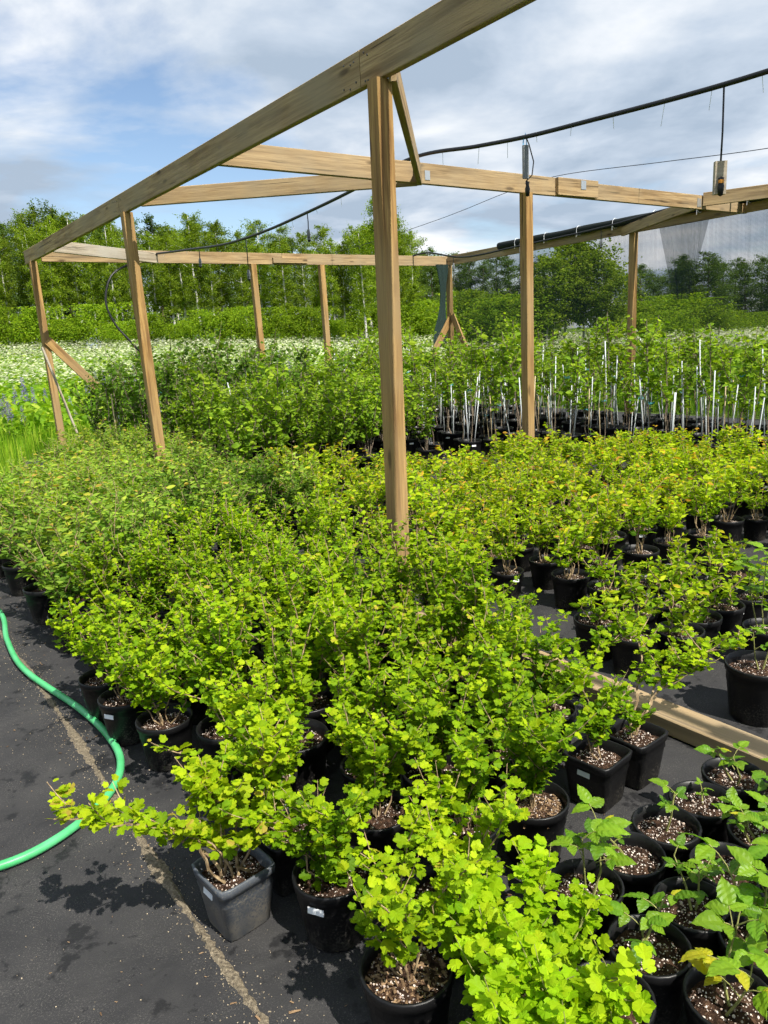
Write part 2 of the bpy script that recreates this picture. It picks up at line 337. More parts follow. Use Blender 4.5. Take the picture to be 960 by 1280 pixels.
c = k.mix(0.5, k.ramp(gn, [(0.3, (0.05, 0.10, 0.012)), (0.7, (0.12, 0.19, 0.025))]), k.ramp(g2, [(0.3, (0.03, 0.06, 0.01)), (0.7, (0.14, 0.20, 0.03))]))
M_ground = k.fin(k.bsdf(c, 0.95, 0.1, bump=g2, bstr=0.8, bdist=0.1))
M_sand = leaf_mat('sand_grain', [(0.0, (0.16, 0.13, 0.09)), (1.0, (0.42, 0.35, 0.25))], (1, 1, 1), 0.02, 0.95, 0.1, 0.02)
k = NT('dirt_seam'); dn = k.noise(k.coord('Object'), 120, 4, 0.7)
M_dirt = k.fin(k.bsdf(k.ramp(dn, [(0.3, (0.06, 0.05, 0.04)), (0.55, (0.20, 0.165, 0.115)), (0.75, (0.36, 0.31, 0.23))]), 0.95, 0.1, bump=dn, bstr=0.8, bdist=0.01))

# ------------------------------------------------------------------ ground, fabric
def gz(x, y):                                # the meadow climbs gently away from the beds, more to the left
    return float(np.clip(0.72 - 0.036 * x, 0.0, 1.9)) * float(np.clip((y - 17.0) / 29.0, 0.0, 1.15))
def gzv(xy): return np.clip(0.72 - 0.036 * xy[:, 0], 0.0, 1.9) * np.clip((xy[:, 1] - 17.0) / 29.0, 0.0, 1.15)
mb = MB(); n = 72; rings = [6, 12, 17, 20, 24, 28, 32, 36, 40, 44, 48, 52, 58, 66, 80, 110, 180, 320, 700]
V = [(0, 0, 0)]; F = []
for R_ in rings:
    for j in range(n):
        q = 2 * math.pi * j / n; x_, y_ = math.cos(q) * R_, math.sin(q) * R_; V.append((x_, y_, gz(x_, y_)))
for j in range(n): F.append((0, 1 + j, 1 + (j + 1) % n))
for i in range(len(rings) - 1):
    for j in range(n): F.append((1 + i * n + j, 1 + (i + 1) * n + j, 1 + (i + 1) * n + (j + 1) % n, 1 + i * n + (j + 1) % n))
mb.add(V, F)
tag(ob('ground', mb.mesh('ground', M_ground)), kind='structure')
mb = MB()
poly = [P(-4, -5), P(-4, 12.2), P(13.0, 12.2), P(13.0, 2.35), P(8.6, 1.0), P(7.6, -5)]
mb.add([(p.x, p.y, 0.005) for p in poly], [tuple(range(len(poly)))[::-1]])
tag(ob('ground_fabric', mb.mesh('ground_fabric', M_fabric)), 'dark grey woven ground fabric with wet blotches under the pots', kind='structure')

# ------------------------------------------------------------------ timber frame
def board(name, a, b, h, t, mat, parent, roll_ref=(0, 0, 1), bev=0.004, label=None):
    """A board from a to b (centre line): h is its height (along roll_ref), t its thickness. Local x runs along the grain."""
    a = Vector(a); b = Vector(b); ln = (b - a).length; x = (b - a).normalized(); z = Vector(roll_ref)
    y = z.cross(x).normalized(); z = x.cross(y)
    mb = MB(); box(mb, 0, ln, -t / 2, t / 2, -h / 2, h / 2, bev)
    o = ob(name, mb.mesh(name, mat), parent)
    m = Matrix.Identity(4)
    for i in range(3): m[i][0] = x[i]; m[i][1] = y[i]; m[i][2] = z[i]; m[i][3] = a[i]
    o.matrix_world = m
    if label: o['label'] = label
    return o
FR = empty('timber_frame', (0, 0, 0), label='open wooden post and beam frame standing over the potted plants', category='frame')
HB = 3.0; BH = 0.19
def wall_v(u): return 2.70 + (u - 3.6) * 0.008          # near wall
def back_v(u): return 10.42 + (u - 7.5) * 0.075         # back wall
UE = 12.45                                               # far end wall
CB = 5.76                                                # cross beam
def post(u, v, top=HB, s=0.10, lean=(0, 0), mat=None, label=None):
    return board('post', P(u + lean[0], v + lean[1], 0.0), P(u, v, top), s, s, mat or M_post, FR, D2, 0.005, label)
post(3.60, wall_v(3.6), lean=(-0.0, -0.03)); post(8.0, wall_v(8.0), lean=(-0.02, 0.05)); post(UE, wall_v(UE), lean=(-0.03, 0.03)); post(-0.8, wall_v(-0.8))
post(UE, 6.37, lean=(0, 0.05)); post(UE, 7.78, lean=(0, 0.03)); post(12.3, back_v(12.3)); post(7.55, back_v(7.55) - 0.02); post(3.0, back_v(3.0)); post(CB - 0.03, 6.10)
bz = HB + BH / 2
# near wall: three boards end to end, splices close to the posts
for (u0, u1, dz) in ((12.85, 8.14, 0), (8.135, 3.745, 0), (3.74, -1.4, 0.012)):
    board('beam', P(u0, wall_v(u0), bz), P(u1, wall_v(u1), bz + dz), BH, 0.048, M_beam, FR)
board('beam', P(UE, 2.9, bz), P(UE, 6.95, bz), BH, 0.048, M_beam, FR)
board('beam', P(UE, 6.955, bz), P(12.36, 10.9, bz), BH, 0.048, M_beam, FR)
board('splice_board', P(UE - 0.05, 6.75, bz - 0.03), P(UE - 0.05, 7.45, bz - 0.03), 0.09, 0.04, M_beam, FR)
board('beam', P(12.30, back_v(12.3), bz), P(9.7, back_v(9.7), bz), BH, 0.048, M_beam, FR)
board('beam', P(9.695, back_v(9.7), bz), P(5.1, back_v(5.1), bz), BH, 0.048, M_beam, FR)
board('beam', P(5.095, back_v(5.1), bz), P(0.5, back_v(0.5), bz), BH, 0.048, M_beam, FR)
# cross beam with its splice patch, braces in the roof plane
board('beam', P(CB, 2.73, bz - 0.005), P(CB, 6.62, bz - 0.005), 0.18, 0.048, M_beam, FR)
board('beam', P(CB, 6.625, bz - 0.012), P(CB, 10.36, bz - 0.012), 0.165, 0.048, M_beam, FR)
board('splice_board', P(CB - 0.046, 6.55, bz - 0.004), P(CB - 0.046, 7.2, bz + 0.0), 0.175, 0.04, M_beam, FR)
board('brace', P(7.62, wall_v(7.6) + 0.03, bz - 0.02), P(CB + 0.03, 4.72, bz - 0.03), 0.15, 0.045, M_beam, FR)
board('brace', P(3.52, wall_v(3.5) + 0.03, bz - 0.04), P(CB - 0.03, 4.70, bz - 0.04), 0.15, 0.045, M_beam, FR)
board('brace', P(11.45, wall_v(11.4) + 0.03, bz + 0.01), P(UE - 0.03, 4.65, bz - 0.02), 0.16, 0.045, M_grey, FR)
board('brace', P(7.75, back_v(7.75) - 0.04, bz - 0.05), P(CB + 0.03, 9.25, bz - 0.02), 0.14, 0.045, M_beam, FR)
board('brace', P(CB - 0.03, 9.3, bz + 0.02), P(4.15, back_v(4.15) - 0.04, bz + 0.04), 0.16, 0.045, M_beam, FR)
board('knee_brace', P(UE - 0.08, wall_v(UE) + 0.02, 1.86), P(UE - 0.08, 3.42, 1.12), 0.13, 0.04, M_post, FR)
board('knee_brace', P(12.2, back_v(12.2) - 0.02, 2.02), P(12.2, 10.05, 1.05), 0.13, 0.04, M_post, FR)
board('knee_brace', P(12.15, back_v(12.2) - 0.07, 2.0), P(11.45, back_v(11.4) - 0.07, 0.95), 0.13, 0.04, M_post, FR)
# zinc plates and nails at the joints
def plate(u, v, z, w_, h_):
    m_ = MB(); box(m_, -w_ / 2, w_ / 2, -0.002, 0.002, -h_ / 2, h_ / 2); o = ob('joint_plate', m_.mesh('joint_plate', M_zinc), FR)
    o.location = P(u, v, z); o.rotation_euler = (0, 0, YAW)
plate(CB - 0.027, 9.22, bz - 0.02, 0.09, 0.10); plate(CB - 0.069, 6.95, bz + 0.03, 0.08, 0.09); plate(CB - 0.027, 4.80, bz - 0.02, 0.06, 0.08)
mb = MB(); lathe(mb, [(0.0, 0.003), (0.0055, 0.002), (0.006, -0.004)], 8); nail_me = mb.mesh('nail', M_nail)
def nail(p, n_):
    o = ob('nail', nail_me, FR, p); o.rotation_mode = 'QUATERNION'; o.rotation_quaternion = Vector(n_).to_track_quat('Z', 'Y')
for u0 in (8.14, 3.745):
    for du in (-0.09, -0.04, 0.05, 0.10, 0.16):
        for dz in (-0.06, 0.055):
            q = u0 + du + rnd.uniform(-.015, .015); nail(P(q, wall_v(q) - 0.0255, bz + dz + rnd.uniform(-.02, .02)), -D2)

SILL = board('sill_board', P(4.6, 2.575, 0.045), P(-0.6, 2.575, 0.045), 0.07, 0.14, M_beam, None)
tag(SILL, 'pale weathered timber lying on the fabric along the foot of the frame', 'board')
stick = board('leaning_stick', P(11.9, 2.60, 1.76), P(11.7, 2.98, 0.01), 0.05, 0.028, M_grey, None, D1)
tag(stick, 'grey weathered stick leaning against the far corner post of the frame', 'stick')

# ------------------------------------------------------------------ netting
def net_sheet(u0, u1, z0, z1, nu, nz, amp, off=0.05):
    mb = MB(); V = []; F = []
    for i in range(nu + 1):
        u = u0 + (u1 - u0) * i / nu
        for j in range(nz + 1):
            t = j / nz; z = z0 + (z1 - z0) * t
            wob = amp * (1 - t * 0.8) * (math.sin(u * 3.1) + 0.6 * math.sin(u * 7.7 + 1 + t)) + 0.05 * math.sin(t * math.pi)
            p = P(u, back_v(u) + off + wob, z); V.append(p)
    for i in range(nu):
        for j in range(nz): F.append((i * (nz + 1) + j, (i + 1) * (nz + 1) + j, (i + 1) * (nz + 1) + j + 1, i * (nz + 1) + j + 1))
    V2 = [Matrix.Rotation(-YAW - math.pi / 2, 4, 'Z') @ Vector(v) for v in V]
    mb.add(V2, F); return mb
NETROT = YAW + math.pi / 2
net = empty('shade_net', (0, 0, 0), label='fine dark shade netting hung along the back of the wooden frame', category='net')
o = ob('net_sheet', net_sheet(12.2, -1.5, 0.25, 3.06, 90, 8, 0.025).mesh('net_sheet', M_net, True), net); o.rotation_euler = (0, 0, NETROT)
mb = MB(); V = []; F = []                                  # gathered end beside the corner post
for i in range(25):
    t = i / 24
    for j in range(9):
        s = j / 8; z = 3.02 - s * 1.65; wd = 0.34 * (1 - 0.75 * math.sin(min(s * 1.25, 1) * math.pi)) + 0.03
        V.append(P(12.28 + 0.02 * math.sin(t * 40) + 0.05 * math.cos(t * 55), back_v(12.2) - 0.17 - (t - 0.5) * wd - 0.16 * s * s, z))
for i in range(24):
    for j in range(8): F.append((i * 9 + j, (i + 1) * 9 + j, (i + 1) * 9 + j + 1, i * 9 + j + 1))
mb.add(V, F); ob('gathered_end', mb.mesh('gathered_end', M_netd, True), net)
mb = MB(); V = []; F = []                                  # doubled flap hanging from the roll
for i in range(13):
    t = i / 12
    for j in range(7):
        s = j / 6; wd = 0.80 * (1 - 0.72 * s)
        u = 6.62 + (t - 0.5) * wd + 0.02 * math.sin(t * 20); V.append(P(u, back_v(u) - 0.06 + 0.02 * math.sin(t * 24), 3.0 - 1.05 * s))
for i in range(12):
    for j in range(6): F.append((i * 7 + j, (i + 1) * 7 + j, (i + 1) * 7 + j + 1, i * 7 + j + 1))
mb.add(V, F); V3 = mb.V[0]; R = np.array(Matrix.Rotation(-NETROT, 3, 'Z')); mb.V[0] = V3 @ R.T
o = ob('flap', mb.mesh('flap', M_net, True), net); o.rotation_euler = (0, 0, NETROT)
mb = MB(); us = np.linspace(10.6, -1.5, 70)
tube(mb, [P(u, back_v(u) - 0.10, HB + BH - 0.015 + 0.004 * math.sin(u * 3.3)) for u in us], [0.062 + 0.004 * math.sin(u * 6.1) for u in us], 10)
ro = ob('net_roll', mb.mesh('net_roll', M_roll, True)); tag(ro, 'black roll of rolled-up netting lying along the back beam of the frame', 'net roll')
for u in np.arange(10.1, 2, -0.75):
    mb = MB(); a_ = np.linspace(0, 2 * math.pi, 11)
    tube(mb, [P(u, back_v(u) - 0.10 + 0.076 * math.cos(q), HB + BH - 0.015 + 0.076 * math.sin(q)) for q in a_], 0.004, 4, cap=False)
    tube(mb, [P(u, back_v(u) - 0.172, HB + BH - 0.02), P(u, back_v(u) - 0.178, HB + BH - 0.12)], 0.003, 4)
    ob('tie', mb.mesh('tie', M_label), ro)

# ------------------------------------------------------------------ irrigation
def smooth_path(pts, n=60):
    pts = np.array(pts, float); k_ = len(pts); t = np.linspace(0, k_ - 1, n); out_ = []
    for q in t:
        i = min(int(q), k_ - 2); f = q - i
        p0, p1, p2, p3 = pts[max(i - 1, 0)], pts[i], pts[i + 1], pts[min(i + 2, k_ - 1)]
        out_.append(0.5 * ((2 * p1) + (-p0 + p2) * f + (2 * p0 - 5 * p1 + 4 * p2 - p3) * f ** 2 + (-p0 + 3 * p1 - 3 * p2 + p3) * f ** 3))
    return np.array(out_)
PV = 4.65
pipe_prof = [(0.6, 3.06), (1.6, 3.02), (2.49, 3.01), (3.05, 3.02), (3.74, 3.05), (4.34, 3.08), (4.9, 3.13), (5.76, 3.215), (6.76, 3.11), (7.66, 3.04), (8.7, 2.98), (9.8, 2.97), (10.96, 3.04), (12.40, 3.14)]
path = smooth_path([P(u, PV, z) for u, z in pipe_prof], 140)
drop = smooth_path([P(12.40, PV, 3.14), P(12.36, PV - 0.16, 3.05), P(12.22, 4.2, 2.98), P(12.1, 3.80, 2.78), P(12.05, 3.64, 2.40), P(12.0, 3.72, 2.05), P(11.9, 3.95, 1.70), P(11.9, 4.3, 1.2), P(11.9, 4.4, 0.02)], 60)
mb = MB(); tube(mb, np.concatenate([path, drop[1:]]), 0.0165, 10)
pipe = ob('irrigation_pipe', mb.mesh('irrigation_pipe', M_pipe, True)); tag(pipe, 'black irrigation pipe sagging over the cross beam near the front of the frame', 'pipe')
for i in range(4, 138, 6):
    p = path[i] + np.array([0, 0, 0.0]); mb = MB(); l_ = rnd.uniform(0.03, 0.13)
    tube(mb, [p + np.array([0, 0, 0.019]), p + np.array([0.004, 0, -0.02]), p + np.array([rnd.uniform(-.02, .02), 0, -0.02 - l_])], 0.0022, 4); ob('cable_tie', mb.mesh('cable_tie', M_label), pipe)
p2 = smooth_path([P(13.0, 9.9, 3.10), P(12.0, 9.9, 3.20), P(10.86, 9.9, 3.0), P(9.45, 9.92, 3.03), P(7.8, 9.95, 3.09), P(6.69, 9.95, 3.18), P(5.76, 9.95, 3.205), P(4.0, 9.95, 3.15), P(2, 9.95, 3.1)], 120)
mb = MB(); tube(mb, p2, 0.016, 8)
tag(ob('irrigation_pipe', mb.mesh('irrigation_pipe', M_pipe, True)), 'thin black irrigation pipe running beside the net roll at the back of the frame', 'pipe')
wp = smooth_path([P(3.0, 8.0, 3.22), P(4.25, 8.0, 3.28), P(5.43, 8.0, 3.39), P(6.93, 8.0, 3.53), P(7.85, 8.0, 3.49), P(8.75, 8.0, 3.40), P(9.49, 8.0, 3.34), P(11, 8, 3.25), P(12.45, 8.0, 3.20)], 80)
mb = MB(); tube(mb, wp, 0.004, 5)
tag(ob('support_wire', mb.mesh('support_wire', M_pipe)), 'thin dark wire stretched through the open frame above the cross beam', 'wire')
def path_z(pr, u):
    for (ua, za), (ub, zb) in zip(pr, pr[1:]):
        if ua <= u <= ub: return za + (zb - za) * (u - ua) / (ub - ua)
    return 3.05
def sprinkler(u, v, ztop, ln, style, label, group=None):
    r_ = empty('hanging_sprinkler', P(u, v, ztop), rnd.uniform(-.4, .4), label=label, category='sprinkler', group=group)
    mb = MB()
    if style == 'stick': tube(mb, [(0, 0, 0.01), (0.03, 0, -0.05), (0.07, 0, -ln * 0.55), (0.055, 0, -ln * 0.85), (0.0, 0, -ln)], 0.005, 5)
    else: tube(mb, [(0, 0, 0.01), (0.004, 0, -ln * 0.5), (0, 0, -ln)], 0.006, 5)
    ob('feed_tube', mb.mesh('feed_tube', M_pipe, True), r_)
    mb = MB()
    if style == 'stick': box(mb, -0.022, 0.022, -0.012, 0.012, -ln + 0.02, -0.06, 0.0); m_ = M_sprink
    elif style == 'block': box(mb, -0.035, 0.035, -0.018, 0.018, -ln - 0.10, -ln + 0.09); m_ = M_grey
    else: lathe(mb, [(0, -ln - 0.10), (0.018, -ln - 0.09), (0.022, -ln - 0.02), (0.014, -ln + 0.02), (0.0, -ln + 0.03)], 8); m_ = M_sprink
    ob('weight', mb.mesh('weight', m_), r_)
    mb = MB(); lathe(mb, [(0, -ln - 0.115), (0.014, -ln - 0.11), (0.02, -ln - 0.06), (0.012, -ln - 0.03), (0.018, -ln - 0.01), (0, 0.0 - ln)], 10)
    o = ob('nozzle', mb.mesh('nozzle', M_pipe, True), r_); o.location.y = -0.026 if style != 'plain' else 0
    if style == 'block':
        mb = MB(); lathe(mb, [(0, -0.012), (0.017, -0.01), (0.018, 0.008), (0, 0.014)], 10); o = ob('nozzle_ring', mb.mesh('nozzle_ring', M_orange), r_); o.location = (0, -0.03, -ln - 0.03)
    if style == 'stick':
        mb = MB(); tube(mb, [(-.02, 0, -0.06), (-.012, 0.01, -0.02), (0, 0.0, 0.025), (0.015, 0.01, -0.02), (0.01, 0, -0.06)], 0.004, 4); ob('cord', mb.mesh('cord', M_blue_tie), r_)
sprinkler(2.76, PV, path_z(pipe_prof, 2.76), 0.52, 'block', 'sprinkler with weathered wood block and orange ring hung from the front pipe')
sprinkler(4.37, PV, path_z(pipe_prof, 4.37), 0.32, 'stick', 'grey sprinkler tied with blue cord and looped tube just above the cross beam')
for u, l_ in ((7.66, 0.2), (9.22, 0.42), (10.72, 0.16)):
    sprinkler(u, PV, path_z(pipe_prof, u), l_, 'plain', 'small grey sprinkler dangling from the sagging front pipe beyond the cross beam', 'sprinklers on the front pipe')
for u, l_ in ((7.8, 0.16), (9.5, 0.55), (11.2, 0.16)):
    sprinkler(u, 9.94, 3.06, l_, 'plain', 'small grey sprinkler dangling from the thin back pipe by the net', 'sprinklers on the back pipe')

# ------------------------------------------------------------------ hose and seam on the fabric
hp = smooth_path([P(7.4, 0.35, 0.028), P(6.2, 0.55, 0.028), P(5.31, 0.65, 0.028), P(4.7, 0.59, 0.028), P(4.16, 0.58, 0.028), P(3.48, 0.69, 0.028), P(3.1, 0.715, 0.028), P(2.86, 0.68, 0.028), P(2.68, 0.57, 0.028), P(2.55, 0.38, 0.028), P(2.52, 0.18, 0.028), P(2.62, -0.1, 0.028), P(2.9, -0.6, 0.028)], 160)
mb = MB(); tube(mb, hp, 0.0155, 14)
tag(ob('garden_hose', mb.mesh('garden_hose', M_hose, True)), 'thick green garden hose curving over the dark fabric', 'hose')
mb = MB(); V = []; F = []; nS = 520
for i in range(nS):
    u = 7.0 - 8.2 * i / (nS - 1); wd = 0.014 + 0.010 * math.sin(u * 9.3) * math.sin(u * 3.1 + 1) + rnd.uniform(-0.005, 0.006)
    if u < 2.2: wd *= 1.05
    c0 = 0.600 + 0.008 * math.sin(u * 2.3); q = [-wd, -wd * 0.45, wd * 0.4, wd]
    for j, dv in enumerate(q): V.append(P(u, c0 + dv + rnd.uniform(-.003, .003), 0.0045 if j in (0, 3) else 0.0095 + rnd.uniform(-0.002, 0.003)))
for i in range(nS - 1):
    for j in range(3): F.append((i * 4 + j, (i + 1) * 4 + j, (i + 1) * 4 + j + 1, i * 4 + j + 1))
mb.add(V, F); tag(ob('sand_line', mb.mesh('sand_line', M_dirt)), 'line of dry sand gathered along the seam of the fabric', 'sand', kind='stuff')
ico_v = np.array([(0, 0, 1), (.9, 0, .3), (.28, .85, .3), (-.72, .53, .3), (-.72, -.53, .3), (.28, -.85, .3), (0, 0, -.7)]); ico_f = [(0, 1, 2), (0, 2, 3), (0, 3, 4), (0, 4, 5), (0, 5, 1), (6, 2, 1), (6, 3, 2), (6, 4, 3), (6, 5, 4), (6, 1, 5)]
def grains(mb, pos, size, r_, flat=0.7):
    k_ = len(pos); y = r_.normal(size=(k_, 3)); nz = r_.normal(size=(k_, 3)) * 0.4 + np.array([0, 0, 1])
    V = ico_v * np.array([1, 1, flat]); scatter(mb, (V, ico_f), pos, y, nz, size, r_.uniform(0, 1, k_))
mb = MB(); k_ = 5200
uu = rng.uniform(0.9, 6.5, k_); near = rng.uniform(0, 1, k_) < 0.5
vv = np.where(near, 0.60 + rng.normal(0, 0.045, k_), rng.uniform(-1.4, 1.0, k_))
pos = uu[:, None] * d1n + vv[:, None] * d2n + np.array([0, 0, 0.0065]); grains(mb, pos, rng.uniform(0.0012, 0.0030, k_), rng)
tag(ob('sand_grains', mb.mesh('sand_grains', M_sand)), 'loose sand grains and crumbs scattered over the fabric', 'sand', kind='stuff')

mb = MB(); k_ = 420; uu = rng.uniform(0.9, 6.5, k_); vv = np.where(rng.uniform(0, 1, k_) < .35, .6 + rng.normal(0, .12, k_), rng.uniform(-1.2, 2.5, k_))
pos = uu[:, None] * d1n + vv[:, None] * d2n + np.array([0, 0, 0.0075])
chipV = np.array([(-.5, 0, -.02), (.5, 0, .03), (.35, 1, .10), (-.4, .95, .0), (0, .5, .16)]) * np.array([.3, 1, 1])
scatter(mb, (chipV, [(0, 1, 4), (1, 2, 4), (2, 3, 4), (3, 0, 4)]), pos, rng.normal(size=(k_, 3)) * np.array([1, 1, .05]), rng.normal(size=(k_, 3)) * .2 + np.array([0, 0, 1]), rng.gamma(2.0, .0032, k_) + .003, rng.uniform(0, 1, k_))
tag(ob('plant_debris', mb.mesh('plant_debris', M_chip)), 'dry leaf bits and bark crumbs strewn over the fabric', 'debris', kind='stuff')

# ------------------------------------------------------------------ leaf shapes (unit length along +Y, normal +Z)
def leaf_lobed(r_, detail=True):
    lob = [(-112, .44), (-56, .56), (0, .60), (56, .56), (112, .44)]; out_ = [(0.0, 0.0)]
    for i, (an, ra) in enumerate(lob):
        pts = [(an - 17, ra * .93), (an, ra), (an + 17, ra * .93)] if detail else [(an, ra)]
        for A, R_ in pts:
            R_ *= r_.uniform(.93, 1.07); q = math.radians(A); out_.append((-math.sin(q) * R_ * -1, .40 + math.cos(q) * R_))
        if i < 4:
            q = math.radians((an + lob[i + 1][0]) / 2); R_ = .42 * r_.uniform(.9, 1.08); out_.append((math.sin(q) * R_, .40 + math.cos(q) * R_))
    V = [(0, .42, 0.0)] + [(x, y, 0) for x, y in out_]; V = np.array(V)
    b1, b2, f1 = r_.uniform(.0, .9), r_.uniform(-.25, .7), r_.uniform(.02, .3)
    V[:, 2] = -b1 * V[:, 0] ** 2 - b2 * (V[:, 1] - .4) ** 2 + f1 * np.abs(V[:, 0]) + r_.normal(0, .02, len(V))
    n_ = len(out_)
    return V, [(0, 1 + i, 1 + (i + 1) % n_) for i in range(n_)]
def leaf_oval(r_, wd=.25, droop=.25, fold=.25):
    ys = [0, .36, .72, 1.0]; ye = [.16, .48, .80]; we = [wd * .72, wd, wd * .62]
    V = [(0, y, -droop * y * y) for y in ys] + [(s * w_, y, fold * w_ - droop * y * y) for s in (1, -1) for y, w_ in zip(ye, we)]
    V = np.array(V) + r_.normal(0, .008, (10, 3)); F = []
    for o_ in (4, 7): F += [(0, o_, o_ + 1, 1), (1, o_ + 1, o_ + 2, 2), (2, o_ + 2, 3)]
    F = [f if i < 3 else f[::-1] for i, f in enumerate(F)]
    return V, F
def leaf_serrate(r_, wd=.36, droop=.3):
    n_ = 10; V = []; F = []
    for i in range(n_ + 1):
        y = i / n_; wv_ = wd * (math.sin(math.pi * min(1, y ** .72)) ** .8) * (1 - .15 * y) if 0 < i < n_ else 0.004
        tooth = 1.0 + (.045 if i % 2 else -.03); z = -droop * y * y
        pl = .014 * (1 if i % 2 else -1)
        V += [(-wv_ * tooth, y - .015 * (i % 2), z + .20 * wv_ - .3 * wv_ ** 2 - pl), (-wv_ * .5, y, z + .13 * wv_ + pl), (0, y + .03, z), (wv_ * .5, y, z + .13 * wv_ + pl), (wv_ * tooth, y - .015 * (i % 2), z + .20 * wv_ - .3 * wv_ ** 2 - pl)]
    for i in range(n_):
        for j in range(4): F.append((i * 5 + j, i * 5 + j + 1, (i + 1) * 5 + j + 1, (i + 1) * 5 + j))
    return np.array(V) + r_.normal(0, .006, (len(V), 3)), F
lr = np.random.default_rng(3)
T_lob = [leaf_lobed(lr) for _ in range(6)]; T_lob2 = [leaf_lobed(lr, False) for _ in range(3)]
T_oval = [leaf_oval(lr, .24, d, f) for d, f in ((.15, .25), (.35, .4), (.0, .15))]
T_broad = [leaf_oval(lr, .33, d, f) for d, f in ((.3, .3), (.5, .2), (.1, .35))]
T_ser = [leaf_serrate(lr, w_, d) for w_, d in ((.36, .25), (.40, .45), (.33, .1))]

# ------------------------------------------------------------------ pots and soil
def pot_mesh(kind, mat):
    mb = MB()
    rb, rt_, h = {'round': (.086, .112, .20), 'square': (.070, .092, .19), 'small': (.076, .098, .185), 'tub': (.105, .132, .24)}[kind]
    sq = 9.0 if kind == 'square' else 0.0; seg = 32 if sq else 26
    lathe(mb, [(0.002, 0.0), (rb - .006, 0.0), (rb, .006), (rb + (rt_ - rb) * .62, h * .66), (rb + (rt_ - rb) * .64 + .002, h * .68), (rt_ - .008, h - .032), (rt_ - .001, h - .030), (rt_ + .002, h - .004),
               (rt_ - .001, h), (rt_ - .006, h - .001), (rt_ - .010, h - .03), (rt_ - .020, h - .075), (0.002, h - .08)], seg, sq=sq)
    me = mb.mesh('pot_' + kind, mat, True)
    return me, rt_, h, sq
def soil_mesh(rt_, h, sq, seed):
    r_ = np.random.default_rng(seed); V = [(0, 0, h - .028 + r_.normal(0, .004))]; F = []; seg = 18; rings = 5
    for i in range(1, rings + 1):
        for j in range(seg):
            an = 2 * math.pi * j / seg + i * .1; c, s = math.cos(an), math.sin(an); k_ = 1 / ((abs(c) ** sq + abs(s) ** sq) ** (1 / sq)) if sq else 1
            R_ = (rt_ - .0105) * i / rings * k_; V.append((R_ * c, R_ * s, h - .030 - .010 * (i / rings) ** 2 + r_.normal(0, .0035)))
    for j in range(seg): F.append((0, 1 + j, 1 + (j + 1) % seg))
    for i in range(rings - 1):
        for j in range(seg): F.append((1 + i * seg + j, 1 + (i + 1) * seg + j, 1 + (i + 1) * seg + (j + 1) % seg, 1 + i * seg + (j + 1) % seg))
    mb = MB(); mb.add(V, F); return mb.mesh('soil', M_soil, True)
def topping(rt_, h, n_, kind, seed):
    r_ = np.random.default_rng(seed); mb = MB(); R_ = (rt_ - .016) * np.sqrt(r_.uniform(0, 1, n_)); an = r_.uniform(0, 2 * math.pi, n_)
    pos = np.stack([R_ * np.cos(an), R_ * np.sin(an), h - .030 - .010 * (R_ / rt_) ** 2 + r_.uniform(0, .003, n_)], 1)
    if kind == 'perlite':
        grains(mb, pos, np.minimum(r_.gamma(1.8, .0009, n_) + .0008, .0055), r_); return mb.mesh('perlite', M_perlite)
    V = np.array([(-.5, 0, -.06), (.5, 0, -.05), (.4, 1, .02), (-.45, .95, .0), (0, .5, .12)]) * np.array([.4, 1, 1])
    scatter(mb, (V, [(0, 1, 4), (1, 2, 4), (2, 3, 4), (3, 0, 4)]), pos, r_.normal(size=(n_, 3)) * np.array([1, 1, .25]), r_.normal(size=(n_, 3)) * .35 + np.array([0, 0, 1]), r_.uniform(.006, .022, n_), r_.uniform(0, 1, n_))
    return mb.mesh('bark_chip', M_chip)
POT = {}
for kd in ('round', 'square', 'small', 'tub'):
    me, rt_, h, sq = pot_mesh(kd, M_pot)
    POT[kd] = dict(me=me, rt=rt_, h=h, soil=[soil_mesh(rt_, h, sq, s) for s in range(3)], perl=[topping(rt_, h, 260, 'perlite', s) for s in range(3)], chip=[topping(rt_, h, 300, 'chip', 10 + s) for s in range(2)])
me_grey = pot_mesh('square', M_potgrey)[0]
mb = MB(); box(mb, -.024, .024, -.0012, .0012, -.009, .009); label_me = mb.mesh('plant_label', M_label)
def add_pot(root, kd, top=None, lab=None, mat_me=None, ph=0.0):
    d = POT[kd]; p = ob('pot', mat_me or d['me'], root)
    s = ob('soil', rnd.choice(d['soil']), root)
    if top == 'perlite': tag(ob('perlite', rnd.choice(d['perl']), s), kind='stuff')
    if top == 'mulch':
        tag(ob('bark_chip', rnd.choice(d['chip']), s), kind='stuff'); tag(ob('perlite', rnd.choice(d['perl']), s), kind='stuff')
    if lab is not None:
        o = ob('plant_label', label_me, p); z = d['h'] - .05; R_ = d['rt'] * .955 if kd != 'square' else d['rt'] * .94
        o.location = (math.cos(lab) * R_, math.sin(lab) * R_, z); o.rotation_euler = (math.radians(-8), 0, lab + math.pi / 2)

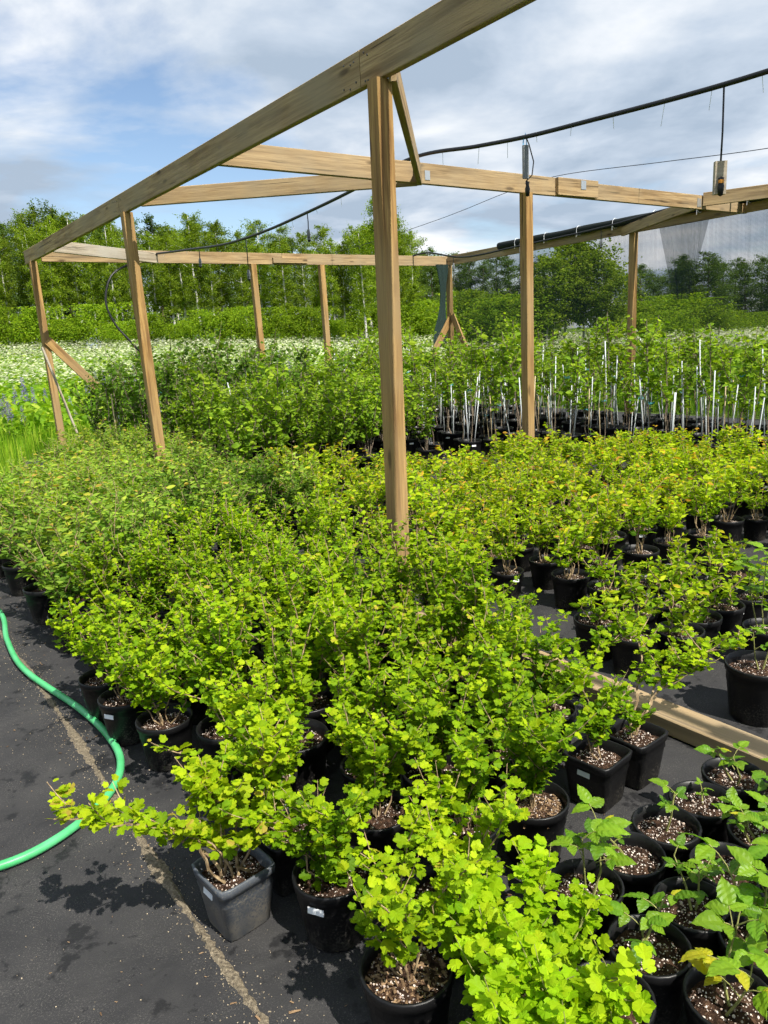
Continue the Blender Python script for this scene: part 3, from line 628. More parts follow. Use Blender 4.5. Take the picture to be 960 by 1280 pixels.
# ------------------------------------------------------------------ shrubs
def shrub(r_, canes, h, spread, z0, lsize, step, t0=.2, droop=.25, clus=(1, 3), pet=.02, upb=.8, twigs=(2, 4), tlen=(.08, .18), cr=.004, base_r=.02, custom=None, tint0=.3, tint1=.35):
    stem = MB(); paths = []
    def cane(p0, az, s, hh, dr, wob=.012, n_=9, r0=cr, nt=None):
        t = np.linspace(0, 1, n_); pts = np.zeros((n_, 3))
        pts[:, 0] = p0[0] + math.cos(az) * s * t ** 1.25; pts[:, 1] = p0[1] + math.sin(az) * s * t ** 1.25
        pts[:, 2] = p0[2] + hh * (t - dr * t * t) / (1 - dr * .6); w_ = np.cumsum(r_.normal(0, wob, (n_, 3)), 0); w_[0] = 0; pts += w_ * np.array([1, 1, .5])
        tube(stem, pts, np.linspace(r0, r0 * .35, n_), 5); paths.append((pts, t0))
        for _ in range(r_.integers(*twigs) if nt is None else nt):
            q = r_.uniform(max(t0, .2), .97); i = int(q * (n_ - 1)); b = pts[i]
            d = norm(pts[min(i + 1, n_ - 1)] - pts[i - 1] if i else np.array([0, 0, 1.])); a2 = r_.uniform(0, 2 * math.pi)
            e = norm(d * .55 + np.array([math.cos(a2), math.sin(a2), .35]) * .8); l_ = r_.uniform(*tlen)
            tp = np.array([b, b + e * l_ * .35, b + e * l_ * .7 + np.array([0, 0, .06 * l_]), b + e * l_ + np.array([0, 0, .18 * l_])])
            tube(stem, tp, np.linspace(r0 * .55, r0 * .22, 4), 4); paths.append((tp, .12))
    a0 = r_.uniform(0, 6.28)
    for i in range(canes):
        az = a0 + 2 * math.pi * i / canes + r_.normal(0, .35); p0 = np.array([math.cos(az) * base_r * r_.uniform(.2, 1), math.sin(az) * base_r * r_.uniform(.2, 1), z0 - .01])
        cane(p0, az, spread * r_.uniform(.25, 1.1), h * r_.uniform(.7, 1.08), droop * r_.uniform(.3, 1.4))
    for (az, s, hh, dr, nt) in (custom or []): cane(np.array([math.cos(az + .6) * base_r * 1.3, math.sin(az + .6) * base_r * 1.3, z0 - .01]), az, s, hh, dr, .010, 14, cr * 1.25, nt)
    pos, yd, nm, sz, ti = [], [], [], [], []
    for pts, tt in paths:
        seg = np.linalg.norm(np.diff(pts, axis=0), axis=1); cum = np.concatenate([[0], np.cumsum(seg)]); Lr = cum[-1]
        s = tt * Lr
        while s <= Lr * 1.0:
            b = np.array([np.interp(s, cum, pts[:, j]) for j in range(3)])
            for _ in range(r_.integers(clus[0], clus[1] + 1)):
                an = r_.uniform(0, 2 * math.pi); d = norm(np.array([math.cos(an), math.sin(an), r_.uniform(-.1, .7)]))
                pos.append(b + d * pet * r_.uniform(.3, 1.3)); yd.append(d + np.array([0, 0, -.1])); 
                nm.append(np.array([0, 0, upb]) + d * .25 + r_.normal(0, .42, 3)); sz.append(lsize * r_.uniform(.42, 1.28) * (1.05 - .35 * s / Lr))
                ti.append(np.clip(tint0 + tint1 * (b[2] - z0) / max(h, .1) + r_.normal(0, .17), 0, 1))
            s += step * r_.uniform(.6, 1.4)
    return stem, np.array(pos), np.array(yd), np.array(nm), np.array(sz), np.array(ti)
def foliage_mesh(S, tmpls, mat, r_):
    mb = MB(); _, pos, yd, nm, sz, ti = S; ch = r_.integers(0, len(tmpls), len(pos))
    for i, t in enumerate(tmpls):
        m_ = ch == i
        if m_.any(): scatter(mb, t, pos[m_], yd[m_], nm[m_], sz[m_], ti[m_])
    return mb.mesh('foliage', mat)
def protos(nv, seed, tmpls, mat, bark, pz, **kw):
    res = []
    for i in range(nv):
        r_ = np.random.default_rng(seed + i); kk = {a_: (r_.uniform(*b_[1:]) if isinstance(b_, tuple) and b_[0] == 'u' else b_) for a_, b_ in kw.items()}
        kk['canes'] = int(round(kk['canes'])); S = shrub(r_, z0=pz, **kk); res.append((S[0].mesh('stem', bark), foliage_mesh(S, tmpls, mat, r_)))
    return res
z_r, z_t = .17, .21
PR = {}
PR['goose'] = protos(7, 100, T_lob, M_goose, M_twig, z_r, canes=('u', 6, 8.4), h=('u', .40, .55), spread=('u', .09, .17), lsize=.031, step=.0135, t0=.22, clus=(1, 4), pet=.012, twigs=(2, 5), tlen=(.06, .15))
PR['goose_far'] = protos(5, 140, T_lob2, M_goose, M_twig, z_r, canes=('u', 6, 8.4), h=('u', .40, .55), spread=('u', .09, .17), lsize=.030, step=.0142, t0=.22, clus=(1, 4), pet=.012, twigs=(2, 5), tlen=(.06, .15))
PR['gold'] = protos(3, 180, T_lob, M_gold, M_green_twig, z_r, canes=('u', 6, 8.4), h=('u', .26, .34), spread=('u', .16, .22), lsize=.056, step=.024, t0=.25, clus=(1, 3), twigs=(2, 4), tlen=(.06, .13))
PR['honey'] = protos(6, 200, T_oval, M_honey, M_twig, z_r, canes=('u', 7, 10), h=('u', .38, .54), spread=('u', .18, .28), lsize=.052, step=.023, t0=.22, clus=(1, 3), pet=.009, upb=.6, twigs=(3, 5), tlen=(.08, .2))
PR['honey_dark'] = protos(2, 230, T_oval, M_dark, M_twig, z_r, canes=('u', 7, 9), h=('u', .40, .5), spread=('u', .18, .25), lsize=.056, step=.022, t0=.2, clus=(2, 3), pet=.012, upb=.6, twigs=(3, 5))
PR['blue'] = protos(7, 260, T_oval, M_blue, M_twig, z_r, canes=('u', 6, 9), h=('u', .34, .50), spread=('u', .10, .18), lsize=.052, step=.016, t0=.42, clus=(1, 2), pet=.006, upb=.2, twigs=(2, 5), tlen=(.06, .14), tint0=.20, tint1=.47, droop=.1)
PR['seed'] = protos(4, 300, T_oval, M_blue, M_twig, z_r, canes=('u', 3, 5.4), h=('u', .16, .32), spread=('u', .05, .12), lsize=.052, step=.017, t0=.3, clus=(1, 3), pet=.008, upb=.3, twigs=(0, 3), tlen=(.04, .10), tint0=.30, tint1=.30)
PR['apple'] = protos(6, 340, T_broad, M_apple, M_trunk, z_t, canes=('u', 1, 1.4), h=('u', 1.05, 1.45), spread=('u', .03, .12), lsize=.072, step=.030, t0=.44, clus=(1, 2), pet=.022, upb=.45, twigs=(9, 14), tlen=(.10, .28), cr=.008, droop=.05)
PR['darksap'] = protos(4, 380, T_broad, M_dark, M_trunk, z_t, canes=('u', 2, 3.4), h=('u', .95, 1.35), spread=('u', .12, .28), lsize=.062, step=.028, t0=.22, clus=(1, 2), pet=.018, upb=.45, twigs=(8, 13), tlen=(.10, .26), cr=.007, droop=.08)
PR['medium'] = protos(4, 420, T_broad, M_apple, M_trunk, z_t, canes=('u', 4, 6), h=('u', .60, .85), spread=('u', .16, .28), lsize=.062, step=.025, t0=.3, clus=(1, 3), pet=.015, upb=.6, twigs=(4, 7), tlen=(.10, .22), cr=.006, droop=.12)
# stakes for the saplings
STK = []
for i in range(6):
    mb = MB(); a_ = rnd.uniform(0, 6.28); l_ = rnd.uniform(.5, 1.05); le = rnd.uniform(0, .16)
    tube(mb, [(math.cos(a_) * .05, math.sin(a_) * .05, .10), (math.cos(a_) * (.05 + le), math.sin(a_) * (.05 + le), .2 + l_)], .0060, 6); STK.append(mb.mesh('stake', M_stake if i < 5 else M_stake2, True))
TIE = []
for i in range(2):
    mb = MB(); a_ = np.linspace(0, 2 * math.pi, 9); z = .55 + .25 * i
    tube(mb, np.stack([.028 * np.cos(a_) + .01, .028 * np.sin(a_), np.full(9, z) + .01 * np.sin(a_ * 2)], 1), .005, 4, cap=False); TIE.append(mb.mesh('tie', M_tie))

placed = []
def potted(name, key, u, v, label, category, group=None, pot='round', top=None, lab=None, scale=1.0, rz=None, var=None, stake=False, grey=False):
    r_ = empty(name, P(u, v, BED), rnd.uniform(0, 6.28) if rz is None else rz, scale, label, category, group); placed.append((u, v))
    add_pot(r_, pot, top, lab, me_grey if grey else None)
    pr = PR[key]; st_, fo = pr[rnd.randrange(len(pr)) if var is None else var]
    a_ = rnd.uniform(0, 6.28)
    o = ob('stem', st_, r_); o.rotation_euler = (0, 0, a_); o = ob('foliage', fo, r_); o.rotation_euler = (0, 0, a_); o['kind'] = 'stuff'
    if stake:
        for _ in range(stake): o = ob('stake', rnd.choice(STK), r_); o.rotation_euler = (0, 0, rnd.uniform(0, 6.28))
        if rnd.random() < .6: ob('tie', rnd.choice(TIE), r_)
    return r_

# ------------------------------------------------------------------ front bushes whose leaves can be told apart
LEAFM = {}
def leaf_meshes(key, tmpls, mat, tints=(.08, .25, .4, .55, .68, .82)):
    if key not in LEAFM:
        LEAFM[key] = []
        for t in tmpls:
            row = []
            for ti in tints:
                mb = MB(); mb.add(t[0], t[1], np.clip(ti + vein(t[0]), 0, 1)); row.append((ti, mb.mesh('leaf', mat)))
            LEAFM[key].append(row)
    return LEAFM[key]
def leaf_objs(root, S, key, tmpls, mat, r_, maxn=300):
    _, pos, yd, nm, sz, ti = S; lm = leaf_meshes(key, tmpls, mat); R = frames(pos, yd, nm, sz); idx = np.arange(len(pos))
    if len(idx) > maxn:
        sel = np.argsort(-(pos[:, 2] + .2 * r_.uniform(size=len(pos)))); idx = sel[:maxn]; rest = sel[maxn:]
        fo = ob('foliage', foliage_mesh((None, pos[rest], yd[rest], nm[rest], sz[rest], ti[rest]), tmpls, mat, r_), root); fo['kind'] = 'stuff'
    for i in idx:
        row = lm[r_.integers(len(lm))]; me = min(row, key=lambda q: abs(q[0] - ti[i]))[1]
        o = bpy.data.objects.new('leaf', me); COL.objects.link(o); o.parent = root
        m = Matrix.Identity(4)
        for a_ in range(3):
            for b_ in range(3): m[a_][b_] = R[i, a_, b_]
            m[a_][3] = pos[i, a_]
        o.matrix_basis = m
def hero(u, v, label, seed, key='goose', pot='round', top='perlite', lab=None, grey=False, rz=0.0, custom=None, **kw):
    r_ = np.random.default_rng(seed); mat = {'goose': M_goose, 'gold': M_gold}[key]
    base = dict(canes=7, h=.42, spread=.18, z0=z_r, lsize=.0325, step=.0150, t0=.24, clus=(1, 4), pet=.012, twigs=(3, 6), tlen=(.06, .15), cr=.0032)
    if key == 'gold': base.update(h=.30, lsize=.042, step=.017, tlen=(.06, .13))
    base.update(kw); S = shrub(r_, custom=custom, **base)
    root = empty('gooseberry_bush', P(u, v, BED), rz, 1.0, label, 'potted bush', 'front gooseberry bushes with visible pots'); placed.append((u, v))
    add_pot(root, pot, top, lab, me_grey if grey else None); ob('stem', S[0].mesh('stem', M_twig if key == 'goose' else M_green_twig), root)
    leaf_objs(root, S, key, T_lob, mat, r_); return root
def az_px(du, dv):                       # azimuth of a direction given along the bed (u) and across it (v)
    d = D1 * du + D2 * dv; return math.atan2(d.y, d.x)
hero(1.82, .70, 'yellow-green gooseberry bush in a dusty grey square pot beside the sand line', 501, pot='square', grey=True, rz=.72, lab=math.pi, canes=5, h=.40, spread=.22, t0=.42, cr=.0042, base_r=.035, lsize=.038,
     tint0=.5, custom=[(az_px(.62, -.40), .42, .40, .45, 4), (az_px(.35, -.35), .34, .40, .35, 3), (az_px(.5, .6), .26, .36, .4, 3), (az_px(-.5, -.2), .2, .3, .4, 2)])
hero(1.60, .90, 'gooseberry bush drooping low over a white-labelled round black pot near the sand line', 502, lab=-2.6 + YAW, canes=7, h=.34, spread=.13, t0=.05, droop=.45, step=.02)
hero(1.88, .90, 'gooseberry bush in a dark square pot wedged behind the grey square pot', 503, pot='square', rz=YAW + .1, canes=6, h=.42)
hero(1.21, .86, 'gooseberry bush in a round black pot topped with coarse brown bark chips', 504, top='mulch', canes=5, h=.36, spread=.16, t0=.3, tint0=.42)
hero(1.04, 1.04, 'low golden-green young gooseberry bush beside the raspberry pots, its square pot nearly hidden', 505, key='gold', pot='square', rz=.3, canes=7, h=.25, spread=.15)
hero(.88, .88, 'golden-green young gooseberry bush next to the bark-chip pot', 506, key='gold', canes=7, h=.23, spread=.16)
hero(.80, 1.03, 'small golden-green gooseberry bush between the raspberry pots and the golden bushes', 507, key='gold', pot='small', canes=5, h=.17, spread=.14)
hero(1.33, 1.10, 'gooseberry bush with a pale upright cane between the bark-chip pot and two round pots', 508, canes=5, h=.40, spread=.15, t0=.3, tint0=.42)
hero(1.53, 1.33, 'gooseberry bush in a round black pot with bare bottom stem, touching the lone round pot', 509, canes=7, h=.40, spread=.13, tint0=.22)
hero(1.47, 1.57, 'gooseberry bush in a lone round black pot of brown soil beside open fabric', 510, top='mulch', canes=7, h=.40, spread=.13, tint0=.24)
hero(1.52, 1.95, 'small gooseberry in a black square pot with a white label, beside the sill board', 511, pot='square', lab=math.pi, rz=YAW + .12, canes=3, h=.30, spread=.14, t0=.3, tint0=.3)
hero(1.52, 2.16, 'gooseberry with one long arching cane in a black square pot beside the sill board', 512, pot='square', rz=YAW + .05, canes=1, h=.22, spread=.05, t0=.35, cr=.0042, tint0=.25,
     custom=[(az_px(-.5, .36), .58, .32, .55, 9), (az_px(-.15, .8), .46, .36, .45, 6), (az_px(-.42, .6), .5, .30, .5, 7)])
hero(3.11, .80, 'gooseberry bush in a white-labelled round black pot beside the bend of the hose', 513, lab=-2.35 + YAW * .6, canes=7, h=.40, spread=.15, t0=.3, custom=[(az_px(.1, 1), .2, .4, .3, 3)])
hero(3.38, .79, 'gooseberry bush in a round black pot at the edge of the block above the hose', 514, canes=7, h=.42, spread=.15, t0=.3, lab=3.2)
hero(2.80, .86, 'gooseberry bush in a shaded round black pot inside the curve of the hose', 515, canes=7, h=.42, spread=.15, t0=.28)
hero(2.16, .98, 'tall gooseberry bush with pale leaning canes behind the grey square pot', 516, canes=8, h=.46, spread=.15, tint0=.4, custom=[(az_px(.5, -.3), .38, .40, .3, 4)])
hero(1.75, 1.16, 'dense gooseberry bush standing behind the drooping low one', 517, canes=8, h=.44, spread=.15, tint0=.35)
hero(1.80, 1.44, 'dense mid green gooseberry bush directly behind the two round front pots', 518, canes=8, h=.44, spread=.15, tint0=.26)
hero(1.77, 1.72, 'gooseberry bush at the block corner beside the open fabric, behind the lone round pot', 519, canes=8, h=.42, spread=.15, tint0=.26)
hero(1.84, 2.05, 'gooseberry bush leaning over the sill board behind the square pots', 520, canes=7, h=.42, spread=.22, tint0=.24, custom=[(az_px(-.2, .8), .40, .34, .4, 4)])

# the block of gooseberries
def where(v, u, spots, rest):
    for (u0, v0, rr, txt) in spots:
        if (u - u0) ** 2 + (v - v0) ** 2 < rr * rr: return txt
    return rest
def hgt(s, lo, hi): return 'tall ' if s > hi else ('low ' if s < lo else '')
def free(u, v, d): return all((u - a_) ** 2 + (v - b_) ** 2 > d * d for a_, b_ in placed)
iu = 0
for u0 in np.arange(1.98, 4.75, .275):
    iu += 1
    for v0 in np.arange(.92 + (.13 if iu % 2 else 0), 2.42, .275):
        u = u0 + rnd.uniform(-.03, .03); v = v0 + rnd.uniform(-.03, .03)
        if u > 4.2 and v < 1.5: continue
        if not free(u, v, .205): continue
        s_ = rnd.uniform(.84, 1.2); pl_ = 'along the hose edge of the crowded bright green block' if v < 1.15 else ('along the sill board edge of the crowded bright green block' if v > 2.15 else 'in the middle of the crowded bright green block')
        pl_ = where(v, u, [(3.6, 2.7, .55, 'at the foot of the front post')], pl_)
        potted('gooseberry_bush', 'goose' if u < 3.0 else 'goose_far', u, v, hgt(s_, .93, 1.1) + 'lobed-leaf gooseberry bush ' + pl_, 'potted bush', 'gooseberry block', 'round' if rnd.random() < .8 else 'square', 'perlite' if u < 2.6 else None, scale=s_)
# honeysuckle block
for i, u0 in enumerate(np.arange(4.32, 10.6, .33)):
    for v0 in np.arange(.86 + (.16 if i % 2 else 0), 3.25, .33):
        u = u0 + rnd.uniform(-.05, .05); v = v0 + rnd.uniform(-.05, .05)
        if v < .70 + max(0, u - 6.6) * .42 or not free(u, v, .22): continue
        if abs(v - wall_v(u)) < .14 and (abs(u - 8) < .16): continue
        if u < 5.0 and v > 2.45: continue
        dk = (v > 2.0 and 4.6 < u < 6.6 and rnd.random() < .7)
        s_ = rnd.uniform(.86, 1.16); LH = hgt(s_, .95, 1.08) + 'pale green oval-leaf honeysuckle bush ' + where(v, u, [(8.0, 2.74, .6, 'round the second post of the near wall')], 'on the open fabric edge of its block' if v < 1.15 + max(0, u - 6.6) * .42 else ('next to the gooseberry block' if u < 5.0 else 'inside the crowded block outside the wooden frame'))
        potted('honeysuckle_bush', 'honey_dark' if dk else 'honey', u, v, 'dark blue-green oval-leaf bush among the paler honeysuckles near the front post' if dk else LH, 'potted bush', 'dark bushes by the front post' if dk else 'honeysuckle block', lab=None, scale=s_)
# blueberry block
for i, u0 in enumerate(np.arange(2.5, 6.5, .35)):
    for v0 in np.arange(2.86 + (.16 if i % 2 else 0), 7.2, .35):
        u = u0 + rnd.uniform(-.04, .04); v = v0 + rnd.uniform(-.04, .04)
        if u < 2.72 + max(0, 3.5 - v) * .35 - max(0, v - 3.7) * .15 or u > 6.4 - max(0, v - 3.9) * .52 or not free(u, v, .215): continue
        if (u - CB) ** 2 + (v - 6.1) ** 2 < .05 or ((u - 3.6) ** 2 + (v - 2.7) ** 2 < .06): continue
        s_ = rnd.uniform(.82, 1.15); LB = hgt(s_, .92, 1.06) + 'yellow-green blueberry bush ' + where(v, u, [(3.6, 2.7, .6, 'beside the front post'), (CB, 6.1, .65, 'beside the inner post under the cross beam')], 'in the row facing the open seedling pots' if u < 3.05 - max(0, v - 3.7) * .15 else ('in the row nearest the staked saplings' if v > 5.9 else 'inside the crowded block under the frame'))
        potted('blueberry_bush', 'blue', u, v, LB, 'potted bush', 'blueberry block', top='perlite' if u < 3.3 else None, lab=rnd.uniform(3.6, 5.2) if rnd.random() < .25 else None, scale=s_)
# small seedlings in open pots
LS = 'small sparse blueberry seedling in an open round pot between the blueberry block and sill board'
for u, v, s in ((2.24, 3.17, 1.0), (2.06, 2.90, .6), (1.94, 3.10, .45), (1.98, 3.32, .75), (1.99, 3.55, 1.0), (2.58, 3.38, .8), (2.20, 3.38, .95), (2.25, 3.60, .6), (1.97, 3.78, .7), (2.20, 3.84, .9), (2.45, 3.62, .5), (2.48, 3.9, 1.2), (2.2, 4.1, .9), (2.4, 4.2, 1.2), (2.30, 2.93, .5)):
    if free(u, v, .18): potted('blueberry_seedling', 'seed', u, v, LS, 'seedling', 'open pots of blueberry seedlings', 'round', 'perlite', lab=rnd.uniform(4.2, 5.0) if rnd.random() < .5 else None, scale=1.0, var=None)
# saplings with stakes
for i, u0 in enumerate(np.arange(3.4, 11.9, .42)):
    for v0 in np.arange(6.4 + (.2 if i % 2 else 0), 10.2, .42):
        u = u0 + rnd.uniform(-.07, .07); v = v0 + rnd.uniform(-.07, .07)
        if v < 7.55 and u < 6.3 + (7.55 - v) * .9 or not free(u, v, .27): continue
        if v < 7.4 + max(0, 5.2 - u) * .35: 
            if u < 6.6: continue
        if (u - 7.55) ** 2 + (v - 10.4) ** 2 < .05: continue
        s_ = rnd.uniform(.86, 1.32); ns_ = 1 + (rnd.random() < .75); LA = hgt(s_, .98, 1.2) + 'slender sapling with ' + ('two pale stakes ' if ns_ == 2 else 'one pale stake ') + where(v, u, [(7.55, 10.4, .8, 'beside the back wall post'), (CB, 6.1, 1.2, 'behind the inner post')], 'right against the netting' if v > 9.6 else ('at the front of its block facing the blueberries' if v < 7.7 else 'in the middle of the sapling block'))
        potted('fruit_sapling', 'apple', u, v, LA, 'sapling', 'staked saplings along the netting', 'tub', lab=rnd.uniform(3.7, 5) if rnd.random() < .35 else None, stake=ns_, scale=s_)
LM = 'mid green leafy shrub in a black tub behind the blueberries and front post'
LD = 'tall dark green sapling in a black tub at the far end of the frame'
for i, u0 in enumerate(np.arange(6.9, 12.2, .40)):
    for v0 in np.arange(3.15 + (.2 if i % 2 else 0), 7.4, .42):
        u = u0 + rnd.uniform(-.07, .07); v = v0 + rnd.uniform(-.07, .07)
        if not free(u, v, .28) or u < 7.0 + max(0, v - 5.6) * .5: continue
        if u < 9.3: s_ = rnd.uniform(.95, 1.38); potted('leafy_shrub', 'medium', u, v, hgt(s_, 1.08, 1.25) + LM, 'potted bush', 'medium shrubs inside the frame', 'tub', scale=s_, lab=rnd.uniform(3.7, 5) if rnd.random() < .3 else None)
        else:
            s_ = rnd.uniform(1.0, 1.42); potted('dark_sapling', 'darksap', u, v, ('very ' if s_ > 1.25 else '') + LD, 'sapling', 'dark saplings at the far end', 'tub', stake=(1 if rnd.random() < .5 else 0), scale=s_)

# ------------------------------------------------------------------ raspberries with big separate leaflets
def raspberry(u, v, label, seed, stems, size, h, pot='small', yellow=0):
    r_ = np.random.default_rng(seed); root = empty('raspberry_plant', P(u, v, BED), 0, 1, label, 'raspberry plant', 'potted raspberry plants'); placed.append((u, v))
    add_pot(root, pot, 'perlite'); st_ = MB(); lm = leaf_meshes('rasp', T_ser, M_rasp, (.25, .5, .7, 1.0)); z0 = POT[pot]['h'] - .035
    for k_ in range(stems):
        a0 = r_.uniform(0, 6.28); b = np.array([math.cos(a0) * .02 * k_, math.sin(a0) * .02 * k_, z0]); hh = h * r_.uniform(.75, 1.1)
        top = b + np.array([r_.normal(0, .05), r_.normal(0, .05), hh]); pts = np.array([b, b * .6 + top * .4 + r_.normal(0, .008, 3), top]); tube(st_, pts, [.004, .003, .002], 5)
        nl = int(r_.integers(3, 6)); a1 = r_.uniform(0, 6.28)
        for j in range(nl):
            t = .35 + .65 * (j + 1) / nl; c = b + (top - b) * t; an = a1 + j * 2.4 + r_.normal(0, .3); el = .25 + .5 * t
            d = np.array([math.cos(an) * math.cos(el), math.sin(an) * math.cos(el), math.sin(el)]); pl = size * r_.uniform(.5, .9); e = c + d * pl
            tube(st_, np.array([c, (c + e) / 2 + np.array([0, 0, .004]), e]), [.0018, .0015, .0012], 4)
            side = norm(np.cross(d, [0, 0, 1]))
            for q, (ds, sz) in enumerate(((0, 1.0), (1, .78), (-1, .78))):
                yd = d * (1.0 if q == 0 else .35) + side * ds * 1.0 + np.array([0, 0, -.25 if q == 0 else -.1]); nm = np.array([0, 0, 1.]) - d * .15 + r_.normal(0, .22, 3)
                s = size * sz * r_.uniform(.8, 1.12) * (.75 + .25 * t); p_ = e if q == 0 else e - d * pl * .12
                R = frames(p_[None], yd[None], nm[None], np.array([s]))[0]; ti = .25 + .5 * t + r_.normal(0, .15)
                if yellow and (j == 0 or r_.uniform() < .12): ti = 1.0
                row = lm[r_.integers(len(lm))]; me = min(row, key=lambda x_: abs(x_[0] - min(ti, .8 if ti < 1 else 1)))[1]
                o = bpy.data.objects.new('leaf', me); COL.objects.link(o); o.parent = root; m = Matrix.Identity(4)
                for a_ in range(3):
                    for b_ in range(3): m[a_][b_] = R[a_, b_]
                    m[a_][3] = p_[a_]
                o.matrix_basis = m
    ob('stem', st_.mesh('stem', M_green_twig), root)
raspberry(1.14, 1.79, 'raspberry plant with one thin upright stem in a pot beside open fabric', 601, 1, .045, .16)
raspberry(1.13, 1.60, 'tiny raspberry with few curled leaves in a wide perlite-flecked pot', 602, 2, .032, .07)
raspberry(1.13, 1.41, 'vigorous raspberry plant with large pleated leaves beside the golden gooseberry bush', 603, 2, .072, .20)
raspberry(.91, 1.56, 'short raspberry plant with a small leaf rosette in a white-flecked pot', 604, 2, .042, .09)
raspberry(.90, 1.36, 'raspberry plant with broad mid green leaves in a white-flecked pot next to the vigorous one', 605, 2, .058, .10)
raspberry(.87, 1.17, 'raspberry with two small leaves in a pot beside the low golden bush', 616, 1, .045, .08)
raspberry(1.14, 1.98, 'almost bare raspberry pot with a few wilted shoots', 606, 1, .022, .04)
raspberry(1.15, 2.18, 'raspberry plant in a pot right beside the sill board', 607, 2, .05, .12)
raspberry(.93, 1.76, 'raspberry pot with a lone shaded shoot between leafier pots', 608, 1, .03, .05)
raspberry(.94, 1.97, 'leafy raspberry plant behind the lone-shoot pot', 609, 4, .05, .13)
raspberry(.74, 1.58, 'raspberry with big serrated leaves at the outer edge of the pots', 610, 4, .075, .19)
raspberry(.70, 1.37, 'raspberry plant with yellowing lower leaves at the outer edge of the pots', 611, 2, .075, .14, yellow=1)
raspberry(.98, 2.20, 'raspberry plant overhanging the sill board near the arching cane', 612, 4, .05, .15)
raspberry(.76, 1.80, 'bushy raspberry plant beside the one with big serrated leaves', 613, 4, .055, .14)
raspberry(1.46, 2.92, 'raspberry plant in a big pot standing just across the sill board', 614, 2, .05, .22, 'tub')
raspberry(1.68, 3.42, 'raspberry plant with bright large leaves beyond the sill board by the seedlings', 615, 4, .075, .42, 'round')

# ------------------------------------------------------------------ grass, meadow, lupins
def in_bed(xy):
    u = xy @ d1n[:2]; v = xy @ d2n[:2]
    return (u > -5) & (u < 13.2) & (v > np.where(u > 8.6, 1.0 + (u - 8.6) * .31, -6)) & (v < 12.4) & ~((u > 7.7) & (v < 1.0))
def view_points(n_, y0, y1, sp_=.62, pw=1.0):
    y = (rng.uniform(0, 1, n_) * (y1 ** pw - y0 ** pw) + y0 ** pw) ** (1 / pw); x = rng.uniform(-sp_, sp_, n_) * y
    xy = np.stack([x, y], 1); return xy[~in_bed(xy)]
blade = (np.array([(-.03, 0, 0), (.03, 0, 0), (.022, .55, -.06), (-.022, .55, -.06), (0, 1, -.22)]), [(0, 1, 2, 3), (3, 2, 4)])
def blades(mb, xy, h0, h1, lean=.35, tl=(0, 1)):
    k_ = len(xy); pos = np.concatenate([xy, gzv(xy)[:, None]], 1); a_ = rng.uniform(0, 6.28, k_); le = rng.uniform(.05, lean, k_)
    d = np.stack([np.cos(a_) * le, np.sin(a_) * le, np.ones(k_)], 1); nm = np.stack([np.cos(a_), np.sin(a_), np.full(k_, .2)], 1)
    scatter(mb, blade, pos, d, nm, rng.uniform(h0, h1, k_), rng.uniform(*tl, k_))
mb = MB(); xy = view_points(42000, 9.0, 20, .62, 1.2); u_ = xy @ d1n[:2]; v_ = xy @ d2n[:2]; blades(mb, xy, .12, .45, .5)
tag(ob('grass', mb.mesh('grass', M_grass)), 'bright green grass growing beyond the edge of the fabric', 'grass', kind='stuff')
mb = MB()
for y0, y1, n_, hh in ((14, 26, 26000, .8), (26, 46, 24000, .9)):
    xy = view_points(n_, y0, y1, .66, 1.6); k_ = len(xy)
    pos = np.concatenate([xy, rng.uniform(.05, hh * .85, (k_, 1)) + gzv(xy)[:, None]], 1)
    scatter(mb, T_oval[0], pos, rng.normal(size=(k_, 3)) * np.array([1, 1, .5]), rng.normal(size=(k_, 3)) * .6 + np.array([0, 0, .8]), rng.uniform(.10, .26, k_), rng.uniform(0, 1, k_))
tag(ob('meadow_leaves', mb.mesh('meadow_leaves', M_grass)), 'mass of green stems and leaves under the white meadow flowers', 'meadow', kind='stuff')
# umbels: a shallow ring of florets round a centre
uv_ = [(0, 0, .12)]; uf_ = []
for j in range(7):
    a_ = 2 * math.pi * j / 7; uv_ += [(math.cos(a_ - .32) * .55, math.sin(a_ - .32) * .55, .06), (math.cos(a_) * (1.0 if j % 2 else .85), math.sin(a_), -.02), (math.cos(a_ + .32) * .55, math.sin(a_ + .32) * .55, .06)]
    uf_ += [(0, 1 + 3 * j, 2 + 3 * j, 3 + 3 * j)]
umbel = (np.array(uv_), uf_)
mb = MB(); ms_ = MB()
for y0, y1, n_ in ((20.5, 26, 6500), (26, 47, 42000)):
    xy = view_points(n_, y0, y1, .66, 1.7)
    nz_ = np.sin(xy[:, 0] * .9 + 1.3 * np.sin(xy[:, 1] * .5)) + np.sin(xy[:, 1] * .7 + xy[:, 0] * .35); u_ = xy @ d1n[:2]; v_ = xy @ d2n[:2]
    keep = (nz_ > rng.uniform(-2.4, -.2, len(xy))) & ~((u_ < 15) & (v_ < 3.2) & (rng.uniform(0, 1, len(xy)) < .85))
    xy = xy[keep]; k_ = len(xy); z = rng.normal(.86, .10, k_) + gzv(xy)
    pos = np.concatenate([xy, z[:, None]], 1); scatter(mb, umbel, pos, rng.normal(size=(k_, 3)) * np.array([1, 1, .1]), rng.normal(size=(k_, 3)) * .28 + np.array([0, 0, 1]), rng.uniform(.035, .085, k_), rng.uniform(0, 1, k_))
tag(ob('meadow_umbels', mb.mesh('meadow_umbels', M_umbel)), 'sea of white umbel flowers filling the meadow behind the frame', 'flowers', kind='stuff')
